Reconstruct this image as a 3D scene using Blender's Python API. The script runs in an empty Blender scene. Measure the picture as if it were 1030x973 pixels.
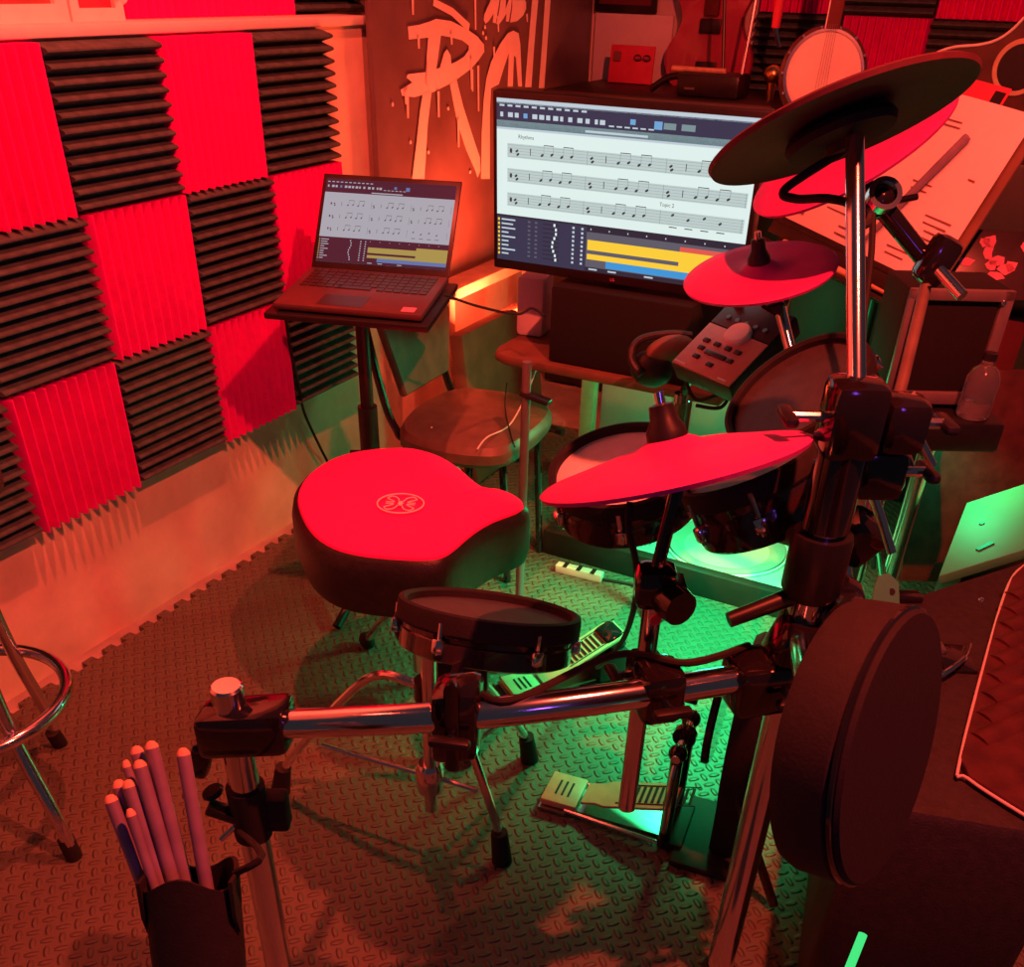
import bpy, bmesh, math, random
from mathutils import Vector, Matrix
random.seed(7)
C = bpy.context.scene.collection
V = Vector
PI = math.pi
# ------------------------------------------------------------------ camera
IW, IH = 1030.0, 973.0
F, CX, CY, H = 967.25, 515.0, 686.0, 1.37
pit, roll, yaw = .6341, .0289, .4671
M = Matrix.Rotation(yaw, 3, 'Z') @ Matrix.Rotation(-pit, 3, 'X')
r0, FW, u0 = M @ V((1, 0, 0)), M @ V((0, 1, 0)), M @ V((0, 0, 1))
RT = math.cos(roll) * r0 + math.sin(roll) * u0
UP = -math.sin(roll) * r0 + math.cos(roll) * u0
EYE = V((0, 0, H))
cd = bpy.data.cameras.new('camera'); cam = bpy.data.objects.new('camera', cd); C.objects.link(cam)
cam.matrix_world = Matrix((RT, UP, -FW)).transposed().to_4x4(); cam.location = EYE
cd.sensor_fit = 'HORIZONTAL'; cd.sensor_width = 36; cd.lens = F / IW * 36
cd.shift_x = 0; cd.shift_y = (CY - IH / 2) / IW; cd.clip_start = .02
bpy.context.scene.camera = cam
def ray(px, py): return FW + (px - CX) / F * RT - (py - CY) / F * UP
def P(px, py, z=0.0):                       # surveyed point at a height
    r = ray(px, py); return EYE + r * ((z - H) / r.z)
def D(px, py, d): return EYE + ray(px, py) * d      # at a distance along the view axis
def WY(px, py, y): r = ray(px, py); return EYE + r * (y / r.y)
def VX(px, py, x): r = ray(px, py); return EYE + r * (x / r.x)
def tilt_normal(px, py, upx, upy, ratio):   # normal of a tilted disc seen as an ellipse
    v = ray(px, py).normalized()
    m = (upx * RT - upy * UP); m = (m - v * m.dot(v)).normalized()
    return (m * math.sqrt(1 - ratio * ratio) - v * ratio).normalized()
def zs(p, py):                               # height on a vertical through p
    A = F * UP + (py - CY) * FW
    return H - (A.x * p.x + A.y * p.y) / A.z
def frame(n, hint=V((0, 0, 1))):
    n = n.normalized(); x = hint.cross(n)
    if x.length < 1e-4: x = V((1, 0, 0)).cross(n)
    x.normalize(); y = n.cross(x)
    return x, y, n
# ------------------------------------------------------------------ materials
def mat(name, col, rough=.5, metal=0.0, var=.15, scale=40, bump=0.0, bscale=None, emit=0, spec=.5, sheen=0, coat=0):
    m = bpy.data.materials.new(name); m.use_nodes = True
    nt = m.node_tree; b = nt.nodes['Principled BSDF']
    b.inputs['Roughness'].default_value = rough; b.inputs['Metallic'].default_value = metal
    b.inputs['Specular IOR Level'].default_value = spec
    b.inputs['Coat Weight'].default_value = coat
    if sheen: b.inputs['Sheen Weight'].default_value = sheen
    tc = nt.nodes.new('ShaderNodeTexCoord'); nz = nt.nodes.new('ShaderNodeTexNoise')
    nz.inputs['Scale'].default_value = scale; nz.inputs['Detail'].default_value = 4
    nt.links.new(tc.outputs['Object'], nz.inputs['Vector'])
    rp = nt.nodes.new('ShaderNodeValToRGB')
    c = list(col)
    rp.color_ramp.elements[0].color = [max(0, k * (1 - var)) for k in c] + [1]
    rp.color_ramp.elements[1].color = [min(1, k * (1 + var)) for k in c] + [1]
    rp.color_ramp.elements[0].position = .3; rp.color_ramp.elements[1].position = .7
    nt.links.new(nz.outputs['Fac'], rp.inputs['Fac'])
    nt.links.new(rp.outputs['Color'], b.inputs['Base Color'])
    if emit:
        nt.links.new(rp.outputs['Color'], b.inputs['Emission Color']); b.inputs['Emission Strength'].default_value = emit
    if bump:
        nb = nt.nodes.new('ShaderNodeTexNoise'); nb.inputs['Scale'].default_value = bscale or scale * 3; nb.inputs['Detail'].default_value = 5
        nt.links.new(tc.outputs['Object'], nb.inputs['Vector'])
        bp = nt.nodes.new('ShaderNodeBump'); bp.inputs['Strength'].default_value = bump; bp.inputs['Distance'].default_value = .004
        nt.links.new(nb.outputs['Fac'], bp.inputs['Height']); nt.links.new(bp.outputs['Normal'], b.inputs['Normal'])
    return m
def glow(name, col, s=1.0):
    m = bpy.data.materials.new(name); m.use_nodes = True
    b = m.node_tree.nodes['Principled BSDF']
    lin = [((c / 255 + .055) / 1.055) ** 2.4 if c > 10 else c / 255 / 12.92 for c in col]
    b.inputs['Base Color'].default_value = (.01, .01, .01, 1); b.inputs['Roughness'].default_value = .25
    b.inputs['Specular IOR Level'].default_value = .15
    b.inputs['Emission Color'].default_value = lin + [1]; b.inputs['Emission Strength'].default_value = s
    return m
MT = dict(
    chrome=mat('chrome', (.8, .8, .8), .14, 1, .05, 20),
    steel=mat('brushed_steel', (.45, .45, .45), .3, 1, .1, 60),
    black=mat('black_plastic', (.014, .013, .014), .38, 0, .2, 50),
    gloss=mat('gloss_black', (.012, .010, .012), .12, 0, .2, 30, coat=.5),
    cymmaroon=mat('maroon_rubber', (.10, .02, .03), .6, 0, .2, 30),
    padblack=mat('matt_black', (.006, .0055, .006), .8, 0, .2, 80, .1, 300),
    rubber=mat('black_rubber', (.013, .012, .012), .75, 0, .2, 80, .15, 300),
    leather=mat('black_leather', (.02, .017, .017), .42, 0, .3, 60, .25, 260),
    velvet=mat('red_velvet', (.95, .012, .28), .85, 0, .05, 14, .12, 30),
    foamr=mat('red_foam', (.82, .012, .32), .95, 0, .08, 30, .12, 260, spec=.1),
    foamk=mat('charcoal_foam', (.085, .12, .12), .95, 0, .25, 40, .2, 260, spec=.1),
    cym=mat('cymbal_rubber', (.62, .03, .34), .62, 0, .10, 25, .12, 90),
    cymdark=mat('cymbal_underside', (.035, .028, .026), .6, 0, .2, 30),
    mesh_white=mat('white_mesh_head', (.85, .85, .85), .7, 0, .04, 60),
    mesh_dark=mat('dark_mesh_head', (.07, .06, .06), .55, 0, .15, 60, .05),
    shell=mat('drum_shell', (.03, .014, .014), .16, 0, .2, 12, coat=.8),
    plaster=mat('painted_plaster', (.75, .62, .5), .9, 0, .18, 6, .7, 22),
    plaster2=mat('white_render', (.7, .66, .62), .9, 0, .1, 5, .5, 18),
    concrete=mat('concrete', (.42, .40, .36), .9, 0, .25, 9, .4, 60),
    banner=mat('dark_banner', (.16, .12, .12), .38, 0, .25, 5),
    paint=mat('cream_paint', (.88, .84, .78), .7, 0, .05, 20),
    white=mat('white_card', (.82, .82, .82), .7, 0, .05, 12),
    paper=mat('white_paper', (.9, .9, .88), .8, 0, .03, 10),
    ink=mat('printed_ink', (.25, .1, .1), .8, 0, .1, 30),
    wood=mat('pale_wood', (.55, .42, .28), .6, 0, .2, 12, .1),
    brown=mat('brown_board', (.20, .11, .07), .7, 0, .25, 10, .1),
    stick=mat('grey_lilac_stick', (.22, .18, .27), .55, 0, .15, 40),
    hickory=mat('hickory', (.72, .5, .32), .5, 0, .15, 50),
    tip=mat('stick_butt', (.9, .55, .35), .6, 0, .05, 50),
    seatv=mat('chair_vinyl', (.16, .12, .09), .45, 0, .25, 18, .15),
    trim=mat('grey_trim', (.16, .14, .15), .5, 0, .1, 40),
    grille=mat('black_grille', (.008, .007, .008), .9, 0, .3, 200),
    baffle=mat('grey_baffle', (.50, .52, .50), .5, 0, .12, 8),
    cone=mat('speaker_cone', (.38, .42, .38), .55, 0, .1, 10),
    casing=mat('case_vinyl', (.030, .024, .023), .6, 0, .25, 80, .3, 320),
    ribbed=mat('maroon_padding', (.075, .022, .02), .4, 0, .3, 30, .15, 200),
    piping=mat('white_piping', (.75, .72, .7), .6, 0, .05, 60),
    module=mat('module_top', (.62, .3, .26), .42, 0, .08, 40),
    laptop=mat('laptop_shell', (.10, .05, .05), .4, 0, .08, 40),
    moduledark=mat('module_panel', (.05, .03, .032), .35, 0, .1, 40),
    pink=mat('pink_card', (.8, .25, .4), .7, 0, .1, 20),
    redcard=mat('red_card', (.75, .05, .12), .6, 0, .1, 20),
    maroon=mat('maroon_lacquer', (.45, .05, .12), .2, 0, .15, 8, coat=.6),
    crimson=mat('crimson_board', (.13, .02, .025), .6, 0, .2, 10),
    gold=mat('gold_grille', (.8, .55, .2), .3, 1, .1, 90),
    rosewood=mat('dark_rosewood', (.09, .04, .03), .35, 0, .3, 14, coat=.3),
    skin=mat('banjo_head', (.85, .8, .75), .6, 0, .05, 12),
    photo=mat('picture_print', (.35, .10, .10), .3, 0, .3, 5),
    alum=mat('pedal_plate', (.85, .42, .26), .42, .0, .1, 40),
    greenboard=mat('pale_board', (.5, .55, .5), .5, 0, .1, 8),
    greenlit=mat('green_lit_board', (.08, .46, .26), .5, 0, .1, 8),  # pale board with the green light mixed into its base colour
    strip=mat('dark_strip', (.022, .014, .012), .5, 0, .2, 30),
)
m = bpy.data.materials.new('clear_plastic'); m.use_nodes = True
b = m.node_tree.nodes['Principled BSDF']; b.inputs['Base Color'].default_value = (.75, .75, .78, 1)
b.inputs['Transmission Weight'].default_value = .9; b.inputs['Roughness'].default_value = .12; b.inputs['IOR'].default_value = 1.3
MT['clear'] = m
# diamond-plate foam mat: raised lozenges alternating by 90 degrees
def mat_floor():
    m = bpy.data.materials.new('diamond_plate_mat'); m.use_nodes = True; nt = m.node_tree; L = nt.links.new
    b = nt.nodes['Principled BSDF']
    def mth(op, a, b_=None, c=None):
        n = nt.nodes.new('ShaderNodeMath'); n.operation = op
        for i, q in enumerate((a, b_, c)):
            if q is None: continue
            if isinstance(q, (int, float)): n.inputs[i].default_value = q
            else: L(q, n.inputs[i])
        return n.outputs[0]
    tc = nt.nodes.new('ShaderNodeTexCoord'); mp = nt.nodes.new('ShaderNodeMapping')
    mp.inputs['Rotation'].default_value = (0, 0, math.radians(45)); s = 1 / .024
    mp.inputs['Scale'].default_value = (s, s, s)
    L(tc.outputs['Object'], mp.inputs['Vector'])
    sx = nt.nodes.new('ShaderNodeSeparateXYZ'); L(mp.outputs['Vector'], sx.inputs[0])
    X, Y = sx.outputs[0], sx.outputs[1]
    fx, fy = mth('FLOOR', X), mth('FLOOR', Y)
    par = mth('FLOORED_MODULO', mth('ADD', fx, fy), 2)
    lx, ly = mth('SUBTRACT', mth('SUBTRACT', X, fx), .5), mth('SUBTRACT', mth('SUBTRACT', Y, fy), .5)
    def mix(f, a, c): return mth('ADD', mth('MULTIPLY', a, mth('SUBTRACT', 1, f)), mth('MULTIPLY', c, f))
    a, c = mix(par, lx, ly), mix(par, ly, lx)
    d = mth('SQRT', mth('ADD', mth('POWER', mth('ABSOLUTE', mth('DIVIDE', a, .62)), 2), mth('POWER', mth('ABSOLUTE', mth('DIVIDE', c, .25)), 2)))
    sm = nt.nodes.new('ShaderNodeMapRange'); sm.interpolation_type = 'SMOOTHSTEP'
    sm.inputs['From Min'].default_value = .45; sm.inputs['From Max'].default_value = 1.05
    sm.inputs['To Min'].default_value = 1; sm.inputs['To Max'].default_value = 0
    L(d, sm.inputs['Value'])
    nz = nt.nodes.new('ShaderNodeTexNoise'); nz.inputs['Scale'].default_value = 9; L(tc.outputs['Object'], nz.inputs['Vector'])
    nf = nt.nodes.new('ShaderNodeTexNoise'); nf.inputs['Scale'].default_value = 260; L(tc.outputs['Object'], nf.inputs['Vector'])
    h = mth('ADD', sm.outputs[0], mth('MULTIPLY', nf.outputs['Fac'], .12))
    bp = nt.nodes.new('ShaderNodeBump'); bp.inputs['Strength'].default_value = 1; bp.inputs['Distance'].default_value = .0045
    L(h, bp.inputs['Height']); L(bp.outputs['Normal'], b.inputs['Normal'])
    rp = nt.nodes.new('ShaderNodeValToRGB'); rp.color_ramp.elements[0].color = (.105, .11, .08, 1); rp.color_ramp.elements[1].color = (.16, .165, .12, 1)
    L(nz.outputs['Fac'], rp.inputs['Fac']); L(rp.outputs['Color'], b.inputs['Base Color'])
    b.inputs['Roughness'].default_value = .5; b.inputs['Specular IOR Level'].default_value = .4
    return m
MT['mat'] = mat_floor()
SC = {k: glow('screen_' + k, c, s) for k, (c, s) in dict(
    white=((222, 240, 236), 1.0), grey=((120, 145, 150), 1), navy=((52, 55, 78), 1), dark=((42, 42, 56), 1), mid=((92, 92, 104), 1),
    yellow=((250, 205, 60), 1), blue=((55, 150, 215), 1), pink=((225, 90, 80), 1), note=((60, 62, 66), 1), staff=((188, 205, 202), 1), light=((190, 205, 215), 1), sel=((110, 165, 215), 1),
    lwhite=((165, 165, 175), 1), ldark=((48, 38, 52), 1), lbar=((70, 32, 48), 1), lyellow=((165, 145, 78), 1), lblue=((90, 115, 165), 1), lnote=((70, 55, 65), 1), orange=((240, 150, 120), 1)).items()}
# ------------------------------------------------------------------ geometry collector
class G:
    def __init__(s): s.v = []; s.f = []; s.mi = []
    def add(s, vs, fs, mi=0):
        o = len(s.v); s.v += [V(q) for q in vs]; s.f += [[i + o for i in f] for f in fs]; s.mi += [mi] * len(fs); return s
    def box(s, c, size, R=None, bev=0.0, mi=0):
        R = R or Matrix.Identity(3); hx, hy, hz = [k / 2 for k in size]
        if bev <= 0:
            vs = [V(c) + R @ V((x * hx, y * hy, z * hz)) for x in (-1, 1) for y in (-1, 1) for z in (-1, 1)]
            return s.add(vs, [(0, 1, 3, 2), (4, 6, 7, 5), (0, 4, 5, 1), (2, 3, 7, 6), (0, 2, 6, 4), (1, 5, 7, 3)], mi)
        bm = bmesh.new(); bmesh.ops.create_cube(bm, size=1)
        for v in bm.verts: v.co = V((v.co.x * size[0], v.co.y * size[1], v.co.z * size[2]))
        bmesh.ops.bevel(bm, geom=list(bm.edges), offset=min(bev, min(size) * .48), segments=2, profile=.5, affect='EDGES')
        bm.verts.index_update()
        s.add([V(c) + R @ v.co for v in bm.verts], [[v.index for v in f.verts] for f in bm.faces], mi); bm.free(); return s
    def tube(s, pts, r, n=12, mi=0, sub=0, closed=False):
        pts = [V(p) for p in pts]
        if sub: pts = spline(pts, sub, closed)
        rs = r if isinstance(r, (list, tuple)) else [r] * len(pts)
        if len(rs) != len(pts): rs = [rs[min(len(rs) - 1, int(i * len(rs) / len(pts)))] for i in range(len(pts))]
        N = len(pts); ref = None; rings = []
        for i, p in enumerate(pts):
            t = (pts[(i + 1) % N] - pts[i - 1]) if closed else (pts[min(i + 1, N - 1)] - pts[max(i - 1, 0)])
            t.normalize()
            if ref is None:
                ref = t.orthogonal().normalized()
            ref = (ref - t * ref.dot(t)).normalized(); b2 = t.cross(ref)
            rings.append([p + (ref * math.cos(2 * PI * k / n) + b2 * math.sin(2 * PI * k / n)) * rs[i] for k in range(n)])
        vs = [q for rg in rings for q in rg]; fs = []
        for i in range(N if closed else N - 1):
            j = (i + 1) % N
            for k in range(n): fs.append((i * n + k, i * n + (k + 1) % n, j * n + (k + 1) % n, j * n + k))
        if not closed: fs += [tuple(range(n))[::-1], tuple((N - 1) * n + k for k in range(n))]
        return s.add(vs, fs, mi)
    def lathe(s, prof, o, axis, n=40, mi=0, mis=None):
        x, y, z = frame(V(axis)); o = V(o); vs = []; fs = []; idx = []; m2 = []
        for (r, h) in prof:
            if r < 1e-6: idx.append([len(vs)]); vs.append(o + z * h)
            else:
                idx.append(list(range(len(vs), len(vs) + n)))
                vs += [o + z * h + (x * math.cos(2 * PI * k / n) + y * math.sin(2 * PI * k / n)) * r for k in range(n)]
        base = len(s.v)
        for i in range(len(prof) - 1):
            a, b = idx[i], idx[i + 1]
            q = mis[i] if mis else mi
            for k in range(n):
                k2 = (k + 1) % n
                if len(a) == 1 and len(b) == 1: continue
                if len(a) == 1: f = (a[0], b[k2], b[k])
                elif len(b) == 1: f = (a[k], a[k2], b[0])
                else: f = (a[k], a[k2], b[k2], b[k])
                fs.append(f); m2.append(q)
        s.v += vs; s.f += [[i + base for i in f] for f in fs]; s.mi += m2; return s
    def prism(s, poly, o, x, y, h, bev=0.0, mi=0, side=None):   # polygon in plane (o,x,y), extruded by h along x cross y
        o, x, y = V(o), V(x), V(y); n = x.cross(y).normalized(); N = len(poly)
        cx = sum(p[0] for p in poly) / N; cy = sum(p[1] for p in poly) / N
        def ring(k, z): return [o + x * (cx + (p[0] - cx) * k) + y * (cy + (p[1] - cy) * k) + n * z for p in poly]
        size = max(max(abs(p[0] - cx), abs(p[1] - cy)) for p in poly)
        k = 1 - bev / size if bev else 1
        rings = [ring(k, 0), ring(1, bev), ring(1, h - bev), ring(k, h)] if bev else [ring(1, 0), ring(1, h)]
        vs = [q for r in rings for q in r]; fs = [tuple(range(N))[::-1]]; m2 = [mi]
        for i in range(len(rings) - 1):
            for k2 in range(N):
                j = (k2 + 1) % N; fs.append((i * N + k2, i * N + j, (i + 1) * N + j, (i + 1) * N + k2)); m2.append(mi if side is None else side)
        fs.append(tuple((len(rings) - 1) * N + i for i in range(N))); m2.append(mi)
        b0 = len(s.v); s.v += vs; s.f += [[i + b0 for i in f] for f in fs]; s.mi += m2; return s
    def quad(s, a, b, c, d, mi=0): return s.add([a, b, c, d], [(0, 1, 2, 3)], mi)
    def ball(s, c, rad, n=16, mi=0, R=None):
        rx, ry, rz = rad if isinstance(rad, (tuple, list)) else (rad,) * 3; R = R or Matrix.Identity(3); vs = []; fs = []
        m_ = n // 2
        for i in range(1, m_):
            t = PI * i / m_
            for k in range(n): p = 2 * PI * k / n; vs.append(V(c) + R @ V((rx * math.sin(t) * math.cos(p), ry * math.sin(t) * math.sin(p), rz * math.cos(t))))
        vs += [V(c) + R @ V((0, 0, rz)), V(c) - R @ V((0, 0, rz))]; T, B = len(vs) - 2, len(vs) - 1
        for i in range(m_ - 2):
            for k in range(n): k2 = (k + 1) % n; fs.append((i * n + k, (i + 1) * n + k, (i + 1) * n + k2, i * n + k2))
        for k in range(n): k2 = (k + 1) % n; fs.append((T, k, k2)); fs.append((B, (m_ - 2) * n + k2, (m_ - 2) * n + k))
        return s.add(vs, fs, mi)
def spline(pts, sub, closed=False):
    N = len(pts); out = []
    for i in range(N if closed else N - 1):
        if closed: p0, p1, p2, p3 = pts[i - 1], pts[i], pts[(i + 1) % N], pts[(i + 2) % N]
        else: p0, p1, p2, p3 = pts[max(i - 1, 0)], pts[i], pts[i + 1], pts[min(i + 2, N - 1)]
        for k in range(sub):
            t = k / sub
            out.append(.5 * ((2 * p1) + (p2 - p0) * t + (2 * p0 - 5 * p1 + 4 * p2 - p3) * t * t + (3 * p1 - p0 - 3 * p2 + p3) * t ** 3))
    if not closed: out.append(pts[-1])
    return out
ROOT = {}
def link(name, g, ms, parent=None, loc=None, smooth=True, angle=35, label=None, recalc=True):
    """one mesh object; vertices arrive in world space and are stored about the thing's origin"""
    me = bpy.data.meshes.new(name)
    if parent is not None: loc = ROOT[parent.name]
    elif loc is None:
        zs = min(v.z for v in g.v); n = len(g.v); loc = V((sum(v.x for v in g.v) / n, sum(v.y for v in g.v) / n, zs))
    loc = V(loc)
    me.from_pydata([tuple(v - loc) for v in g.v], [], g.f)
    for q in (ms if isinstance(ms, (list, tuple)) else [ms]): me.materials.append(MT.get(q) or SC.get(q[3:]) if isinstance(q, str) else q)
    me.polygons.foreach_set('material_index', g.mi)
    if recalc:
        bm = bmesh.new(); bm.from_mesh(me); bmesh.ops.recalc_face_normals(bm, faces=bm.faces); bm.to_mesh(me); bm.free()
    if smooth:
        me.shade_smooth(); me.set_sharp_from_angle(angle=math.radians(angle))
    me.update()
    o = bpy.data.objects.new(name, me); C.objects.link(o)
    if parent is not None: o.parent = parent
    else: o.location = loc
    ROOT[o.name] = loc
    if label: o['label'] = label
    return o
def tag(o, label, cat, group=None, kind=None):
    o['label'] = label; o['category'] = cat
    if group: o['group'] = group
    if kind: o['kind'] = kind
    return o
def thing(name, label, cat, loc, group=None):
    o = bpy.data.objects.new(name, None); C.objects.link(o); o.location = V(loc); o.empty_display_size = .05
    ROOT[o.name] = V(loc); return tag(o, label, cat, group)
def struct(name, g, m, **k):
    o = link(name, g, m, **k); o['kind'] = 'structure'; return o
def dup(root, loc):
    r = root.copy(); C.objects.link(r); r.location = V(loc); ROOT[r.name] = V(loc)
    for ch in list(root.children):
        c = ch.copy(); C.objects.link(c); c.parent = r
        for gch in list(ch.children):
            d = gch.copy(); C.objects.link(d); d.parent = c
    return r
def rotZ(a): return Matrix.Rotation(a, 3, 'Z')
def basis(x, y, z): return Matrix((x, y, z)).transposed()
exec_order = []
# ================================================================== the setting
g = G().box((-.2, 1.75, -.045), (3.7, 5.1, .06)); struct('floor', g, 'concrete', smooth=False)
g = G(); e = -1.785; ys = []; y = -.55; k = 0; poly = []
while y < 3.2:
    xx = e if k % 2 else e + .022
    poly += [(xx, y), (xx, y + .031)]; y += .031; k += 1
poly = [(1.3, -.55)] + [(1.3, 3.2)] + poly[::-1]
g.prism(poly, (0, 0, -.0148), V((1, 0, 0)), V((0, 1, 0)), .0148)
o = struct('floor_mat', g, 'mat', loc=(0, 0, -.0148), smooth=False)
g = G().box((-1.96, 1.75, .62), (.26, 4.9, 1.27)); struct('wall_left', g, 'plaster', smooth=False)
g = G().box((-2.03, 1.75, 1.98), (.14, 4.9, 1.45)); struct('wall_left_upper', g, 'plaster2', smooth=False)
g = G().box((-1.885, .945, 1.2615), (.15, 3.33, .021), bev=.004); struct('trim_1', g, 'paint')
g = G().box((-.35, 4.22, 1.34), (3.4, .14, 2.72)); struct('wall_back', g, 'plaster2', smooth=False)
# ------------------------------------------------------------------ acoustic foam
U = .30
def foam_panel(name, horizontal, n=11, t=.052, size=.298, rnd=1):
    """wedge foam lying in the y-z plane, ridges toward +x; origin at the middle of the foot"""
    g = G(); prof = [(0, 0)]; p = size / n; base = .016
    for i in range(n):
        a = i * p
        prof += [(base, a + .0008), (base + (t - base) * .88, a + p * .34), (t, a + p * .44), (t, a + p * .56), (base + (t - base) * .88, a + p * .66), (base, a + p - .0008)]
    prof += [(0, size)]
    vs = []; N = len(prof)
    for k in (0, 1):
        for (x, s) in prof:
            q = s - size / 2; w = (k - .5) * size
            vs.append((x, w, q + size / 2) if horizontal else (x, q, w + size / 2))
    fs = [(i, (i + 1) % N, N + (i + 1) % N, N + i) for i in range(N)]
    fs += [tuple(range(N))[::-1], tuple(range(N, 2 * N))]
    return g.add(vs, fs)
FR = link('foam_panel', foam_panel('r', False), 'foamr', loc=(0, 0, 0), angle=28)
FK = link('foam_panel', foam_panel('k', True), 'foamk', loc=(0, 0, 0), angle=28)
first = {'r': FR, 'k': FK}; used = {'r': 0, 'k': 0}
def place_foam(kind, loc, label, group, rz=0):
    o = first[kind]
    if used[kind]: o = o.copy(); C.objects.link(o)
    used[kind] += 1
    o.location = loc; o.rotation_euler = (0, 0, rz); ROOT[o.name] = V(loc)
    return tag(o, label, 'acoustic foam', group)
Y0, ZT = 1.506, 1.2485
rows = [
 (0, -1, 'r', 'red foam panel in the top row, cut by the left edge under the picture frames'),
 (0, 0, 'k', 'charcoal foam panel with level ridges, top row, first dark one from the left'),
 (0, 1, 'r', 'red foam panel with upright ridges, top row between two charcoal panels'),
 (0, 2, 'k', 'charcoal foam panel at the right end of the top row, above the laptop'),
 (1, -1, 'k', 'charcoal foam panel cut by the left edge in the middle row'),
 (1, 0, 'r', 'red foam panel in the middle row surrounded by charcoal panels'),
 (1, 1, 'k', 'charcoal foam panel in the middle row just left of the laptop'),
 (1, 2, 'r', 'red foam panel in the middle row, partly behind the laptop screen'),
 (2, -2, 'k', 'charcoal foam panel in the bottom row at the left edge, lowest at left'),
 (2, -1, 'r', 'red foam panel in the bottom row nearest the steel stool'),
 (2, 0, 'k', 'charcoal foam panel in the bottom row between two red panels'),
 (2, 1, 'r', 'red foam panel in the bottom row above the red drum seat'),
 (2, 2, 'k', 'charcoal foam panel in the bottom row under the laptop'),
 (1, -2, 'r', 'red foam panel at the far left of the middle row'),
]
for r, c, k, lab in rows:
    if (r, c) == (1, -2): continue
    off = .010 if r else 0
    place_foam(k, (-1.83, Y0 + off + (c + .5) * U, ZT - (r + 1) * U), lab, 'checkered foam panels on the left wall')
up = [('r', 1.395, 'red foam panel standing on the ledge right beside the picture frames'), ('r', 1.705, 'red foam panel on the ledge, second from the picture frames'),
      ('k', 2.02, 'charcoal foam panel standing at the right end of the ledge')]
yn = VX(126, 27, -1.91).y
for i, (k, y, lab) in enumerate(up):
    place_foam(k, (-1.9595, yn + .150 + i * .300, 1.2735), lab, 'foam panels on the ledge above')
# picture frames standing on the ledge
def picture(name, label, y0, y1, z0, z1, x, fw, print_m, curvy=False, group=None):
    t = thing(name, label, 'picture frame', (x, (y0 + y1) / 2, z0), group)
    g = G()
    for (a, b_, c, d) in ((y0, y0 + fw, z0, z1), (y1 - fw, y1, z0, z1), (y0 + fw, y1 - fw, z0, z0 + fw), (y0 + fw, y1 - fw, z1 - fw, z1)):
        g.box((x, (a + b_) / 2, (c + d) / 2), (.022, b_ - a, d - c))
    link('frame', g, 'paint', t, smooth=False)
    g = G().box((x - .004, (y0 + y1) / 2, (z0 + z1) / 2), (.006, y1 - y0 - fw * 1.9, z1 - z0 - fw * 1.9)); link('print', g, print_m, t, smooth=False)
    if curvy:
        g = G(); g.tube([(x + .006, y0 + .04, z0 + .12), (x + .006, y0 + .10, z0 + .08), (x + .006, y0 + .15, z0 + .035)], [.02, .03, .012], n=10, sub=6); link('leaf_shape', g, 'paint', t)
        g = G().ball((x + .004, y1 - .09, z0 + .13), (.008, .028, .06), R=Matrix.Rotation(.35, 3, 'X')); link('oval_shape', g, 'paint', t)
    return t
pA, pB = VX(-30, 30, -1.90), VX(69, 30, -1.90)
picture('picture_frame', 'pale picture frame with a plain dark print, at the left end of the ledge', pA.y, pB.y, 1.272, 1.55, -1.90, .030, 'photo')
pA, pB = VX(71, 27, -1.905), VX(124, 27, -1.905)
picture('picture_frame', 'pale frame with a curved leaf shape, next to the red panels on the ledge', pA.y, pB.y, 1.272, 1.56, -1.905, .022, 'redcard', True)
# ------------------------------------------------------------------ banner
XB = -1.772
t = thing('banner', 'dark painted wall banner with cream brush lettering that drips, left of the monitor', 'banner', (XB, 3.3, .52))
y0, y1 = VX(376, 60, XB).y, VX(594, 60, XB).y
g = G().box((XB - .012, (y0 + y1) / 2, 1.54), (.02, y1 - y0, 2.04), bev=.004); link('cloth', g, 'banner', t)
lift = [0]
def onb(a, b_):
    return VX(380 + a / 4.478, b_ / 4.478, XB + .0015 + lift[0] * .0002)
def brush(pts, w):
    """thin flat brush mark in the plane of the banner"""
    lift[0] += 1
    q = [VX(a, b_, XB + .0015 + lift[0] * .0002) for a, b_ in pts]
    L, R = [], []
    for i, p in enumerate(q):
        ww = w[0] + (w[1] - w[0]) * i / (len(q) - 1)
        d = (q[min(i + 1, len(q) - 1)] - q[max(i - 1, 0)]).normalized(); nn = V((0, -d.z, d.y))
        L.append(p + nn * ww / 2); R.append(p - nn * ww / 2)
    gg = G(); n_ = len(q); gg.add(L + R, [(i, i + 1, n_ + i + 1, n_ + i) for i in range(n_ - 1)]); return gg
def letter(name, pieces):
    gg = G()
    for pc in pieces:
        lift[0] += 1
        gg.add([onb(*p) for p in pc], [tuple(range(len(pc)))])
    return link(name, gg, 'paint', t, smooth=False, recalc=False)
def mark(name, pts, w): 
    b_ = brush(pts, w); return link(name, b_, 'paint', t, smooth=False, recalc=False)
letter('letter_r', [
    [(135,120),(185,112),(240,95),(262,85),(330,95),(400,130),(450,165),(478,200),(480,235),(440,262),(410,228),(410,205),(380,182),(330,168),(285,160),(225,170),(140,178)],
    [(480,233),(455,270),(420,310),(340,370),(250,415),(165,438),(110,432),(103,405),(155,372),(130,350),(135,335),(215,325),(300,300),(350,280),(390,255),(410,225)],
    [(228,158),(285,158),(262,325),(215,335)], [(280,306),(298,240),(312,222),(328,250),(332,296)],
    [(203,420),(242,415),(225,560),(210,806),(155,806),(175,640),(190,500)],
    [(325,380),(355,358),(385,480),(430,620),(460,710),(462,770),(450,800),(440,770),(400,680),(360,560),(340,460)]])
letter('letter_o', [[(465,806),(468,600),(478,440),(490,350),(510,280),(550,200),(585,150),(610,138),(635,150),(642,200),(650,390),(632,390),(622,260),(614,250),(608,390),(585,390),(590,240),(570,300),(545,380),(510,398),(505,500),(505,806)]])
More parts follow.
